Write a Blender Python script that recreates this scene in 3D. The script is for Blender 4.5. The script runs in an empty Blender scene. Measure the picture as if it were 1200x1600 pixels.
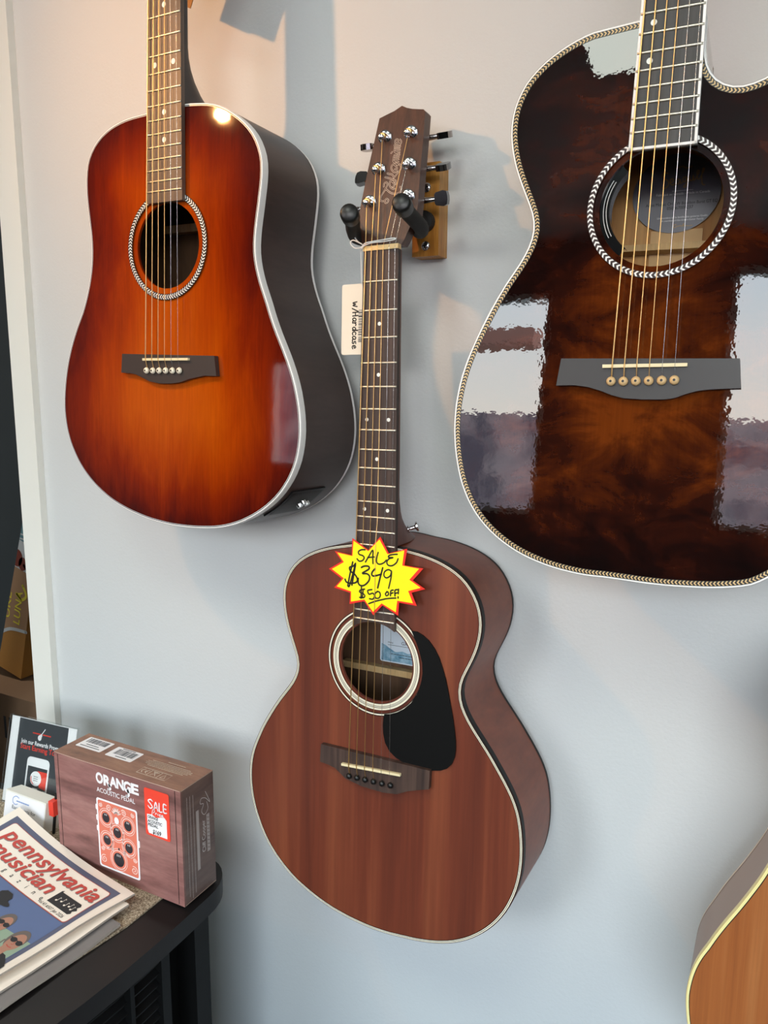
import bpy, bmesh, math, random
from mathutils import Matrix, Vector
from mathutils.geometry import tessellate_polygon
random.seed(4)
C = bpy.context.scene.collection
S = bpy.context.scene
H0 = 1.45                                   # camera height; heights below are given relative to the lens and lifted by H0
def R(d): return math.radians(d)

# ------------------------------------------------------------------ camera
cam_d = bpy.data.cameras.new('camera'); cam = bpy.data.objects.new('camera', cam_d); C.objects.link(cam)
cam_d.sensor_fit = 'VERTICAL'; cam_d.sensor_height = 36.0; cam_d.lens = 1214.0 * 36.0 / 1600.0; cam_d.clip_start = 0.01
RC = Matrix.Rotation(R(27.4746), 3, 'Z') @ Matrix.Rotation(R(-9.6998), 3, 'X') @ Matrix.Rotation(R(-0.361), 3, 'Y')
rt, fw, upv = RC.col[0], RC.col[1], RC.col[2]
cam.matrix_world = Matrix(((rt[0], upv[0], -fw[0], 0), (rt[1], upv[1], -fw[1], 0), (rt[2], upv[2], -fw[2], H0), (0, 0, 0, 1)))
S.camera = cam
# ------------------------------------------------------------------ exposure
S.view_settings.view_transform = 'Standard'; S.view_settings.look = 'None'
S.view_settings.gamma = 1.0; S.view_settings.use_curve_mapping = False
S.view_settings.exposure = -0.04
S.cycles.max_bounces = 8; S.cycles.transparent_max_bounces = 12
S.cycles.sample_clamp_indirect = 6.0
# ------------------------------------------------------------------ daylight (world) and lamps
SKY = 16.0
w = bpy.data.worlds.new('sky'); S.world = w; w.use_nodes = True
nt = w.node_tree; nt.nodes.clear()
o_ = nt.nodes.new('ShaderNodeOutputWorld'); b_ = nt.nodes.new('ShaderNodeBackground')
tc_ = nt.nodes.new('ShaderNodeTexCoord'); sx_ = nt.nodes.new('ShaderNodeSeparateXYZ'); rp_ = nt.nodes.new('ShaderNodeValToRGB')
nt.links.new(tc_.outputs['Generated'], sx_.inputs[0]); nt.links.new(sx_.outputs['Z'], rp_.inputs[0]); nt.links.new(rp_.outputs[0], b_.inputs[0]); nt.links.new(b_.outputs[0], o_.inputs[0])
rp_.color_ramp.elements[0].position = 0.10; rp_.color_ramp.elements[0].color = (1.0, 0.955, 0.86, 1)
rp_.color_ramp.elements[1].position = 0.42; rp_.color_ramp.elements[1].color = (0.60, 0.80, 1.0, 1)
b_.inputs[1].default_value = SKY
def lamp(name, kind, loc, energy, color, **kw):
    d = bpy.data.lights.new(name, kind); d.energy = energy; d.color = color
    for k, v in kw.items(): setattr(d, k, v)
    o = bpy.data.objects.new(name, d); o.location = (loc[0], loc[1], loc[2] + H0); C.objects.link(o); return o
# warm display bulb, close to the wall on the left of the frame
sp = lamp('warm_display_spot', 'SPOT', (-1.035, 0.235, 0.535), 16.5, (1.0, 0.47, 0.16), shadow_soft_size=0.011, spot_size=R(142), spot_blend=1.0)
sp.rotation_euler = Vector((0.78, 0.62, -0.12)).to_track_quat('-Z', 'Y').to_euler()
# ceiling troffer, then two unseen panels added as soft fill
for tx, ty, te, sx, sy in ((-0.28, -0.60, 9.5, 0.42, 0.5), (1.15, -0.66, 5.0, 0.6, 0.6), (-1.35, -0.55, 9.0, 0.6, 0.6)):
    lamp('troffer_and_fill', 'AREA', (tx, ty, 1.145), te, (0.94, 1.0, 0.90), shape='RECTANGLE', size=sx, size_y=sy)
lamp('stockroom_light', 'AREA', (-1.75, 1.02, 1.13), 13.0, (1.0, 0.97, 0.9), shape='RECTANGLE', size=0.3, size_y=0.1)
WINDOWS = [(-1.85, -0.87, -0.12, 0.92), (-0.10, 1.95, -0.12, 1.0), (-2.86, -2.50, -0.28, 0.34)]   # x0, x1, z0, z1 in the shop front at y = -2.2
for (x0, x1, z0, z1) in WINDOWS:
    p = lamp('daylight_opening', 'AREA', ((x0 + x1) / 2, -2.2, (z0 + z1) / 2), 1.0, (1, 1, 1), shape='RECTANGLE', size=x1 - x0, size_y=z1 - z0)
    p.rotation_euler = (R(90), 0, 0); p.data.cycles.is_portal = True

# ------------------------------------------------------------------ helpers
def lin(h):
    h = h.lstrip('#'); o = []
    for i in (0, 2, 4):
        c = int(h[i:i+2], 16) / 255.0
        o.append(c / 12.92 if c <= 0.04045 else ((c + 0.055) / 1.055) ** 2.4)
    return (o[0], o[1], o[2], 1.0)
def mat(name, col, rough=0.5, metal=0.0, coat=0.0, coat_rough=0.05, spec=0.5, trans=0.0):
    m = bpy.data.materials.new(name); m.use_nodes = True
    p = m.node_tree.nodes['Principled BSDF']
    p.inputs['Base Color'].default_value = lin(col) if isinstance(col, str) else col
    p.inputs['Roughness'].default_value = rough; p.inputs['Metallic'].default_value = metal
    p.inputs['Coat Weight'].default_value = coat; p.inputs['Coat Roughness'].default_value = coat_rough
    p.inputs['Specular IOR Level'].default_value = spec; p.inputs['Transmission Weight'].default_value = trans
    return m
class N:                                    # small node-building helper
    def __init__(s, m): s.t = m.node_tree; s.p = s.t.nodes['Principled BSDF']; s.tc = s.t.nodes.new('ShaderNodeTexCoord')
    def link(s, a, b): s.t.links.new(a, b)
    def mapping(s, scale, rot=(0, 0, 0)):
        n = s.t.nodes.new('ShaderNodeMapping'); n.inputs['Scale'].default_value = scale; n.inputs['Rotation'].default_value = rot
        s.link(s.tc.outputs['Object'], n.inputs[0]); return n.outputs[0]
    def noise(s, vec, scale, detail=4, rough=0.55, dist=0.0):
        n = s.t.nodes.new('ShaderNodeTexNoise'); n.inputs['Scale'].default_value = scale; n.inputs['Detail'].default_value = detail
        n.inputs['Roughness'].default_value = rough; n.inputs['Distortion'].default_value = dist
        if vec is not None: s.link(vec, n.inputs['Vector'])
        else: s.link(s.tc.outputs['Object'], n.inputs['Vector'])
        return n.outputs['Fac']
    def ramp(s, fac, stops):
        n = s.t.nodes.new('ShaderNodeValToRGB'); e = n.color_ramp.elements
        while len(e) < len(stops): e.new(0.5)
        for k, (pos, col) in enumerate(stops):
            e[k].position = pos; e[k].color = lin(col) if isinstance(col, str) else col
        s.link(fac, n.inputs[0]); return n.outputs[0]
    def mix(s, fac, a, b, mode='MIX'):
        n = s.t.nodes.new('ShaderNodeMix'); n.data_type = 'RGBA'; n.blend_type = mode
        if isinstance(fac, float): n.inputs[0].default_value = fac
        else: s.link(fac, n.inputs[0])
        for v, i in ((a, 6), (b, 7)):
            if isinstance(v, (tuple, str)): n.inputs[i].default_value = lin(v) if isinstance(v, str) else v
            else: s.link(v, n.inputs[i])
        return n.outputs[2]
    def color(s, c): s.link(c, s.p.inputs['Base Color'])
    def bump(s, h, strength, dist=0.001, coat=False):
        n = s.t.nodes.new('ShaderNodeBump'); n.inputs['Strength'].default_value = strength; n.inputs['Distance'].default_value = dist
        s.link(h, n.inputs['Height']); s.link(n.outputs[0], s.p.inputs['Normal'])
        if coat: s.link(n.outputs[0], s.p.inputs['Coat Normal'])
    def attr(s, name):
        n = s.t.nodes.new('ShaderNodeAttribute'); n.attribute_name = name; return n.outputs['Fac']
def wood(name, dark, mid, light, scale=(60, 60, 3), rough=0.5, coat=0.0, coat_rough=0.05, grain=0.25, rot=(0, 0, 0)):
    m = mat(name, mid, rough, coat=coat, coat_rough=coat_rough); n = N(m)
    v = n.mapping(scale, rot)
    c = n.ramp(n.noise(v, 1.0, 5, 0.6, 0.4), [(0.28, dark), (0.5, mid), (0.74, light)])
    f = n.noise(n.mapping((scale[0] * 9, scale[1] * 9, scale[2] * 6), rot), 1.0, 3, 0.6)
    c = n.mix(grain, c, n.ramp(f, [(0.3, (0.25, 0.25, 0.25, 1)), (0.75, (1, 1, 1, 1))]), 'MULTIPLY')
    n.color(c); return m

def link(name, bm, m, parent=None, smooth=False, angle=None):
    me = bpy.data.meshes.new(name)
    bmesh.ops.recalc_face_normals(bm, faces=bm.faces[:])
    bm.to_mesh(me); bm.free()
    for x in (m if isinstance(m, (list, tuple)) else [m]): me.materials.append(x)
    if smooth:
        for p in me.polygons: p.use_smooth = True
    if angle is not None:
        try: me.set_sharp_from_angle(angle=R(angle))
        except Exception: pass
    o = bpy.data.objects.new(name, me); C.objects.link(o)
    if parent is not None: o.parent = parent
    return o
def tag(o, label, cat, group=None):
    o['label'] = label; o['category'] = cat
    if group: o['group'] = group
    return o
def thing(name, label, cat, mw=None, group=None):
    o = bpy.data.objects.new(name, None); C.objects.link(o); o.empty_display_size = 0.05
    if mw is not None: o.matrix_world = mw
    return tag(o, label, cat, group)
def struct(name, bm, m, **k):
    o = link(name, bm, m, **k); o['kind'] = 'structure'; return o
def box(bm, x0, x1, y0, y1, z0, z1, mi=0, M=None):
    vs = [bm.verts.new(Vector((x, y, z)) if M is None else M @ Vector((x, y, z))) for x in (x0, x1) for y in (y0, y1) for z in (z0, z1)]
    fs = [(0, 1, 3, 2), (4, 6, 7, 5), (0, 4, 5, 1), (2, 3, 7, 6), (0, 2, 6, 4), (1, 5, 7, 3)]
    out = []
    for f in fs:
        a = bm.faces.new([vs[i] for i in f]); a.material_index = mi; out.append(a)
    return out
def bevel(bm, w, seg=2, ang=30):
    es = [e for e in bm.edges if len(e.link_faces) == 2 and e.calc_face_angle(0) > R(ang)]
    bmesh.ops.bevel(bm, geom=es, offset=w, segments=seg, profile=0.5, affect='EDGES', clamp_overlap=True)
def tube(bm, pts, rads, n=10, cap=True, mi=0):
    pts = [Vector(p) for p in pts]; rings = []
    if not isinstance(rads, (list, tuple)): rads = [rads] * len(pts)
    prev = None
    for i, p in enumerate(pts):
        d = (pts[min(i + 1, len(pts) - 1)] - pts[max(i - 1, 0)]).normalized()
        if prev is None:
            a = Vector((0, 0, 1)) if abs(d.z) < 0.9 else Vector((1, 0, 0))
            u = d.cross(a).normalized()
        else:
            u = (prev - d * prev.dot(d)).normalized()
        prev = u; v = d.cross(u)
        rings.append([bm.verts.new(p + (u * math.cos(t) + v * math.sin(t)) * rads[i]) for t in [2 * math.pi * k / n for k in range(n)]])
    for a, b in zip(rings[:-1], rings[1:]):
        for k in range(n):
            f = bm.faces.new((a[k], a[(k + 1) % n], b[(k + 1) % n], b[k])); f.material_index = mi
    if cap:
        for r in (rings[0], rings[-1]):
            f = bm.faces.new(r); f.material_index = mi
def lathe(bm, prof, M, n=20, mi=0):           # prof: (radius, height) along local +Z of M
    rings = []
    for r, h in prof:
        rings.append([bm.verts.new(M @ Vector((max(r, 1e-5) * math.cos(2 * math.pi * k / n), max(r, 1e-5) * math.sin(2 * math.pi * k / n), h))) for k in range(n)])
    for a, b in zip(rings[:-1], rings[1:]):
        for k in range(n):
            f = bm.faces.new((a[k], a[(k + 1) % n], b[(k + 1) % n], b[k])); f.material_index = mi
    for r in (rings[0], rings[-1]):
        f = bm.faces.new(r); f.material_index = mi
def spline(P, k=5):
    if len(P) < 3: return list(P)
    out = []
    for i in range(len(P) - 1):
        p0, p1, p2, p3 = P[max(i - 1, 0)], P[i], P[i + 1], P[min(i + 2, len(P) - 1)]
        for j in range(k):
            t = j / k
            out.append(tuple(0.5 * (2 * b + (c - a) * t + (2 * a - 5 * b + 4 * c - d) * t * t + (3 * b - a - 3 * c + d) * t ** 3) for a, b, c, d in zip(p0, p1, p2, p3)))
    out.append(tuple(P[-1])); return out
def ribbon(bm, P, wd, fn, mi=0, smooth=True):   # flat pen stroke of width wd along P, mapped to space by fn(u, v)
    P = spline(P) if smooth else list(P)
    L = []
    for i, p in enumerate(P):
        a = P[max(i - 1, 0)]; b = P[min(i + 1, len(P) - 1)]
        dx, dy = b[0] - a[0], b[1] - a[1]; l = math.hypot(dx, dy) or 1.0
        L.append((-dy / l * wd / 2, dx / l * wd / 2))
    va = [bm.verts.new(fn(p[0] + n[0], p[1] + n[1])) for p, n in zip(P, L)]
    vb = [bm.verts.new(fn(p[0] - n[0], p[1] - n[1])) for p, n in zip(P, L)]
    for i in range(len(P) - 1):
        f = bm.faces.new((va[i], va[i + 1], vb[i + 1], vb[i])); f.material_index = mi
    for p in (P[0], P[-1]):
        f = bm.faces.new([bm.verts.new(fn(p[0] + wd / 2 * math.cos(t), p[1] + wd / 2 * math.sin(t))) for t in [k * math.pi / 5 for k in range(10)]]); f.material_index = mi
def poly(bm, P, fn, mi=0, cut=0):
    """filled outline mapped to space by fn(u, v); cut > 0 splits its triangles so that it can follow a curved sheet"""
    P = [Vector((p[0], p[1], 0)) for p in P]
    tr = [tuple(t) for t in tessellate_polygon([P])]
    for _ in range(cut):
        mid = {}; nw = []
        def m_(a, b):
            k = (min(a, b), max(a, b))
            if k not in mid: P.append((P[a] + P[b]) / 2); mid[k] = len(P) - 1
            return mid[k]
        for a, b, c in tr:
            x, y, z = m_(a, b), m_(b, c), m_(c, a); nw += [(a, x, z), (x, b, y), (z, y, c), (x, y, z)]
        tr = nw
    vs = [bm.verts.new(fn(p.x, p.y)) for p in P]
    for t in tr:
        try: f = bm.faces.new([vs[i] for i in t]); f.material_index = mi
        except ValueError: pass
def rrect(x0, x1, y0, y1, r, n=4):
    out = []
    for cx, cy, a in ((x1 - r, y1 - r, 0), (x0 + r, y1 - r, 90), (x0 + r, y0 + r, 180), (x1 - r, y0 + r, 270)):
        out += [(cx + r * math.cos(R(a + 90 * k / n)), cy + r * math.sin(R(a + 90 * k / n))) for k in range(n + 1)]
    return out
def ell(cx, cy, rx, ry, n=28): return [(cx + rx * math.cos(2 * math.pi * k / n), cy + ry * math.sin(2 * math.pi * k / n)) for k in range(n)]
def text(bm, body, x, y, size, fn, mi=0, bold=0.0, shear=0.0, align='CENTER', width=None, spacing=1.0, flip=1):
    """built-in lettering laid flat and mapped by fn(u, v); v grows downward when flip = 1"""
    cu = bpy.data.curves.new('lettering', 'FONT'); cu.body = body; cu.size = size; cu.align_x = align; cu.shear = shear; cu.offset = bold * size; cu.space_character = spacing; cu.resolution_u = 3
    ob = bpy.data.objects.new('lettering', cu); C.objects.link(ob)
    bpy.context.view_layer.update()
    me = bpy.data.meshes.new_from_object(ob.evaluated_get(bpy.context.evaluated_depsgraph_get()))
    xs = [v.co.x for v in me.vertices]
    k = 1.0
    if width and xs: k = width / (max(xs) - min(xs))
    vs = [bm.verts.new(fn(x + v.co.x * k, y - flip * v.co.y)) for v in me.vertices]
    for p in me.polygons:
        try: f = bm.faces.new([vs[i] for i in p.vertices]); f.material_index = mi
        except ValueError: pass
    C.objects.unlink(ob); bpy.data.objects.remove(ob); bpy.data.curves.remove(cu); bpy.data.meshes.remove(me)
# ------------------------------------------------------------------ measured outlines in millimetres: u to the right, v down the strings from the saddle line
HEAD=[(-26.4,-584.7),(-31.4,-603.5),(-36.3,-619.7),(-34.6,-638.4),(-31.9,-669.6),(-28.3,-700.8),(-25.2,-729),(-16,-731.9),(-7.7,-734.3),(1.2,-738.8),(7.6,-735.4),(14.6,-733),(28.4,-730.1),(30.7,-727.4),(32.3,-693.2),(33.4,-659.4),(35.1,-627.2),(35.1,-615.2),(28.7,-600.7),(23.9,-587.5),(21.2,-583)]
OUT_L=[(24.4,-280.4),(32.9,-279.9),(41.4,-279),(49.9,-278),(58.3,-276.7),(66.6,-274.8),(74.6,-272),(82.4,-268.6),(89.9,-264.6),(97.2,-260.1),(104.2,-255.3),(110.8,-250),(117,-244.2),(122.6,-237.8),(127.3,-230.8),(131.1,-223.2),(134,-215.3),(135.6,-207),(136.1,-198.5),(135.8,-190.1),(134.9,-181.6),(133.7,-173.1),(132.6,-164.7),(131.3,-156.2),(130,-147.8),(128.8,-139.3),(128,-130.9),(127.6,-122.4),(127.9,-113.9),(129.1,-105.5),(131,-97.2),(133.5,-89),(136.3,-81),(139.6,-73.1),(143,-65.3),(146.3,-57.5),(149.3,-49.6),(152.6,-41.7),(156.2,-33.9),(159.9,-26.3),(163.8,-18.7),(167.8,-11.1),(171.7,-3.5),(175.4,4.2),(178.8,12),(182,19.9),(184.8,27.9),(187.3,36.1),(189.3,44.4),(191.1,52.7),(192.4,61.1),(193.3,69.6),(193.7,78.1),(193.5,86.6),(192.7,95.1),(191.3,103.5),(189.3,111.7),(186.5,119.8),(183,127.5),(178.9,134.9),(174.1,142),(168.9,148.7),(163.2,155),(157,160.8),(150.5,166.3),(143.6,171.3),(136.4,176),(129.1,180.3),(121.6,184.2),(113.8,187.9),(106,191.1),(97.9,193.9),(89.7,196.3),(81.5,198.3),(73.1,199.8),(64.6,201),(56.2,201.9),(47.7,202.7),(39.1,203.4),(30.6,203.8),(22.1,204),(13.6,204.1),(5,204),(-3.5,203.6),(-12,203),(-20.5,202.2),(-29,201.3),(-37.4,200.1),(-45.8,198.6),(-54.1,196.8),(-62.5,195),(-70.7,192.9),(-78.9,190.4),(-87,187.8),(-95,184.9),(-102.9,181.6),(-110.5,177.8),(-118,173.8),(-125.3,169.4),(-132.4,164.7),(-139.2,159.6),(-145.7,154.1),(-151.9,148.2),(-157.7,142),(-163.1,135.4),(-167.8,128.4),(-172.3,121.1),(-176.3,113.6),(-179.5,105.7),(-182.2,97.7),(-184.3,89.4),(-185.8,81.1),(-186.8,72.6),(-187.1,64.1),(-186.8,55.6),(-186,47.1),(-184.9,38.7),(-183.5,30.3),(-181.8,21.9),(-179.7,13.6),(-177.4,5.5),(-174.6,-2.6),(-171.6,-10.6),(-168.3,-18.4),(-164.7,-26.2),(-160.9,-33.8),(-156.7,-41.3),(-152.4,-48.6),(-148.3,-56),(-144.8,-63.8),(-141.6,-71.7),(-138.7,-79.7),(-136.1,-87.8),(-134,-96.1),(-132.2,-104.4),(-131,-112.8),(-130.3,-121.3),(-130.1,-129.8),(-130.4,-138.3),(-131.1,-146.8),(-132.2,-155.3),(-133.5,-163.7),(-134.8,-172.1),(-136.2,-180.6),(-137.3,-189),(-138.1,-197.5),(-138.4,-206),(-138.3,-214.5),(-137.5,-223),(-135.8,-231.3),(-132.8,-239.1),(-128.3,-246.2),(-122.8,-252.6),(-116.4,-258.2),(-109.5,-262.9),(-101.9,-266.8),(-94.1,-270),(-85.9,-272.5),(-77.7,-274.5),(-69.3,-276),(-60.8,-277),(-52.3,-277.6),(-43.8,-278),(-35.3,-278.4),(-26.7,-278.7),(-18.2,-279.2),(-9.7,-279.8),(-1.2,-280.3),(7.4,-280.5),(15.9,-280.6)]
OUT_C=[(25.7,-256.2),(33.8,-255.4),(41.9,-254.4),(50,-253.1),(58,-251.4),(65.9,-249.4),(73.7,-247),(81.3,-244.1),(88.7,-240.7),(95.8,-236.7),(102.4,-232),(108.4,-226.5),(113.6,-220.3),(118,-213.5),(121.7,-206.2),(124.4,-198.6),(126.2,-190.7),(127,-182.6),(126.8,-174.5),(125.7,-166.5),(124,-158.5),(121.6,-150.7),(118.7,-143.1),(115.4,-135.6),(111.9,-128.2),(108.7,-120.8),(106.4,-113),(105.6,-105),(106.5,-97.1),(108.8,-89.4),(112.2,-82.1),(116.4,-75.1),(121.1,-68.4),(126.1,-61.9),(131.2,-55.5),(136.2,-49.1),(141.2,-42.6),(146,-36),(150.6,-29.3),(155.3,-22.5),(159.8,-15.7),(164.1,-8.8),(168.2,-1.7),(171.7,5.6),(174.7,13.2),(177,21),(178.7,29),(180,37),(180.9,45.2),(181.5,53.3),(181.7,61.5),(181.6,69.6),(181.1,77.8),(180.2,85.9),(178.8,93.9),(177,101.9),(174.7,109.7),(171.9,117.4),(168.8,124.9),(165.2,132.2),(161,139.3),(156.5,146),(151.5,152.5),(146.1,158.6),(140.4,164.4),(134.3,169.9),(128,175),(121.3,179.7),(114.3,183.9),(107.1,187.7),(99.6,191),(92,193.8),(84.2,196.3),(76.3,198.3),(68.3,200.1),(60.3,201.6),(52.2,202.7),(44.1,203.6),(36,204.6),(27.9,205.5),(19.7,206.1),(11.6,206.4),(3.4,206.5),(-4.8,206.2),(-12.9,205.6),(-21.1,204.8),(-29.2,203.9),(-37.2,202.6),(-45.3,201.2),(-53.3,199.5),(-61.2,197.4),(-69,195),(-76.7,192.3),(-84.3,189.4),(-91.8,186.2),(-99.2,182.7),(-106.5,179),(-113.5,174.8),(-120.2,170.1),(-126.6,165.1),(-132.8,159.8),(-138.8,154.2),(-144.3,148.3),(-149.5,142),(-154.3,135.4),(-158.6,128.5),(-162.5,121.3),(-166,113.9),(-169.2,106.4),(-172,98.8),(-174.4,91),(-176.4,83),(-177.8,75),(-178.9,66.9),(-179.4,58.8),(-179.5,50.6),(-179,42.5),(-177.9,34.4),(-176.2,26.4),(-174,18.6),(-171,11),(-167.7,3.6),(-164.3,-3.9),(-160.8,-11.2),(-156.9,-18.4),(-152.8,-25.5),(-148.5,-32.5),(-144.1,-39.3),(-139.6,-46.1),(-134.9,-52.8),(-129.9,-59.3),(-124.9,-65.7),(-119.9,-72.2),(-115.3,-78.9),(-111.5,-86.1),(-108.9,-93.7),(-108.1,-101.5),(-109.4,-109.4),(-112,-117.1),(-114.9,-124.7),(-117.9,-132.3),(-120.8,-140),(-123.4,-147.7),(-125.6,-155.6),(-127.3,-163.5),(-128.5,-171.6),(-129.1,-179.7),(-128.9,-187.8),(-127.8,-195.9),(-125.6,-203.7),(-122.4,-211.1),(-118.1,-217.9),(-112.9,-224.1),(-106.9,-229.6),(-100.3,-234.3),(-93.3,-238.4),(-85.9,-241.9),(-78.3,-244.9),(-70.6,-247.5),(-62.7,-249.7),(-54.8,-251.5),(-46.7,-253.1),(-38.7,-254.6),(-30.8,-256.3),(-22.8,-258.1),(-14.8,-259.3),(-6.7,-259.7),(1.4,-259.4),(9.5,-258.5),(17.6,-257.3)]
OUT_R=[(24,-280.1),(25.6,-274),(25.8,-266.6),(26,-259.1),(26.4,-251.7),(27.3,-244.3),(29.1,-237.1),(32.3,-230.4),(36.9,-224.7),(42.9,-220.3),(49.7,-217.6),(56.9,-216.8),(64.2,-217.9),(71.3,-220.1),(78.2,-223.1),(85,-226.1),(92.1,-228.2),(99.3,-229),(106.4,-227.5),(113,-224.5),(118.2,-219.4),(122.4,-213.3),(125.6,-206.7),(128,-199.6),(129.5,-192.5),(128.9,-185.2),(127.1,-178),(124.8,-170.9),(122.1,-163.9),(119.2,-157),(116.2,-150.2),(113.1,-143.3),(110,-136.5),(107.4,-129.5),(105.7,-122.3),(105.4,-114.9),(106.7,-107.6),(109.2,-100.7),(112.6,-94),(116.3,-87.5),(120.4,-81.3),(124.6,-75.1),(128.7,-68.8),(132.4,-62.3),(136.1,-55.8),(139.6,-49.2),(143,-42.5),(146.2,-35.8),(149.4,-29),(152.5,-22.2),(155.4,-15.3),(158.2,-8.3),(160.6,-1.3),(162.9,5.9),(164.8,13.1),(166.5,20.4),(167.7,27.7),(168.7,35.2),(169.4,42.6),(169.6,50.1),(169.6,57.6),(169.3,65),(168.6,72.5),(167.6,79.9),(166.3,87.2),(164.6,94.5),(162.7,101.8),(160.4,108.9),(157.8,115.9),(154.7,122.7),(151.1,129.2),(147.1,135.5),(142.6,141.5),(137.7,147.1),(132.3,152.3),(126.7,157.2),(120.8,161.9),(114.9,166.4),(108.9,170.9),(102.9,175.2),(96.5,178.9),(89.4,181.2),(82.1,182.8),(74.8,184.1),(67.4,185.2),(59.9,186),(52.5,186.6),(45,187.1),(37.5,187.6),(30.1,187.9),(22.6,188),(15.1,188),(7.6,187.9),(0.1,187.6),(-7.3,187.4),(-14.8,187.2),(-22.3,187.1),(-29.7,187.3),(-37.2,187.2),(-44.7,186.7),(-52.1,185.9),(-59.5,184.9),(-66.9,183.6),(-74.2,182),(-81.4,180),(-88.5,177.8),(-95.5,175.2),(-102.4,172.2),(-109,168.8),(-115.5,165),(-121.7,160.9),(-127.7,156.4),(-133.3,151.5),(-138.6,146.2),(-143.4,140.5),(-147.8,134.5),(-151.8,128.1),(-155.2,121.5),(-158.3,114.7),(-160.9,107.7),(-163.1,100.6),(-164.9,93.3),(-166.5,86),(-167.8,78.6),(-168.7,71.2),(-169.4,63.8),(-169.7,56.3),(-169.6,48.8),(-169.3,41.3),(-168.6,33.9),(-167.5,26.5),(-166.2,19.1),(-164.5,11.8),(-162.5,4.6),(-160.2,-2.5),(-157.7,-9.5),(-154.9,-16.5),(-152,-23.3),(-148.9,-30.1),(-145.7,-36.9),(-142.4,-43.6),(-139,-50.3),(-135.5,-56.9),(-131.8,-63.4),(-128,-69.9),(-123.9,-76.1),(-119.7,-82.3),(-115.6,-88.6),(-112,-95.1),(-108.8,-101.8),(-106.5,-108.9),(-105.4,-116.2),(-105.9,-123.6),(-107.7,-130.7),(-110.5,-137.7),(-113.6,-144.5),(-116.7,-151.3),(-119.7,-158.1),(-122.6,-165.1),(-125.2,-172.1),(-127.4,-179.2),(-129.2,-186.5),(-130.6,-193.8),(-131.5,-201.2),(-131.6,-208.7),(-131,-216.1),(-129.6,-223.4),(-127.2,-230.5),(-124.1,-237.2),(-120.3,-243.6),(-115.5,-249.3),(-110.2,-254.5),(-104.4,-259.2),(-98.2,-263.4),(-91.7,-267.1),(-85,-270.4),(-78.1,-273.2),(-71,-275.6),(-63.8,-277.4),(-56.4,-278),(-48.9,-278.6),(-41.5,-279.1),(-34,-279.7),(-26.5,-280.1),(-19.1,-280.5),(-11.6,-280.9),(-4.1,-281.4),(3.3,-281.9),(10.8,-282.4),(18.1,-282.3)]
PICKG=[(45,-164.4),(51.5,-164.7),(58.7,-161.7),(66,-156.8),(73.3,-148.7),(79.2,-139),(83.7,-127.8),(87.6,-116.5),(90.8,-103.8),(94,-89.8),(97.2,-75.8),(99.8,-61.6),(101.6,-48.6),(101.9,-37.9),(100.8,-29.6),(97.6,-21.4),(92.2,-15.4),(84.5,-11.3),(74.6,-9),(64.5,-8.3),(51.4,-8.8),(39.5,-10.2),(28.9,-14.1),(20.5,-20),(14.9,-28.6),(12.1,-39.3),(11.4,-49),(12,-57.5),(13,-62.3),(20.2,-64),(29.1,-67.8),(37.9,-73.6),(46.5,-82.1),(53.5,-93),(58.1,-106),(59.7,-118.4),(58.9,-130.4),(55,-143.1),(49.6,-155.7)]
BR_C=[(-68.6,-10.9),(73.9,-10.8),(73.3,11.1),(58.3,15.8),(47,19.9),(33.5,26.6),(15.5,29),(-12.2,28.1),(-34.1,23.9),(-42.8,18.1),(-48.7,14.3),(-58.5,12.2),(-69.7,11.2)]
BR_R=[(-70.4,-2.8),(72.5,-2.9),(75.2,20.6),(69.6,20.9),(60.3,21.4),(50.9,22.1),(42.5,23.4),(34.1,26.1),(25.7,29.5),(18.1,30.8),(1.3,31.2),(-15.9,30.4),(-26.6,27.6),(-33.9,24.8),(-45.8,21.5),(-58,20.1),(-73.3,20.7)]
BR_L=[(-70.6,-2.3),(76.6,-0.8),(79.6,21.8),(61.3,21.8),(55.5,22.8),(40.5,25.5),(25.2,29.9),(11.9,31.8),(-8.3,32.3),(-24.4,30.2),(-36,26.2),(-47.7,22.2),(-59.6,20.7),(-72.4,20.6)]
STAR=[(-26.2,-264.1),(-5.3,-252.5),(9.3,-268.8),(20.2,-251.3),(42.6,-258.5),(39.7,-239.9),(62.4,-238.7),(50.2,-224.3),(65.1,-216.4),(48.9,-210.6),(55.6,-196.7),(34.2,-197.8),(33.3,-182.9),(13.7,-192),(2.4,-179.3),(-9.5,-193.8),(-28.6,-188.2),(-27.9,-201.3),(-49.3,-204.9),(-39.2,-216.2),(-56.6,-226),(-39.5,-236.4),(-49,-247.3),(-26.8,-244.6)]
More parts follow.
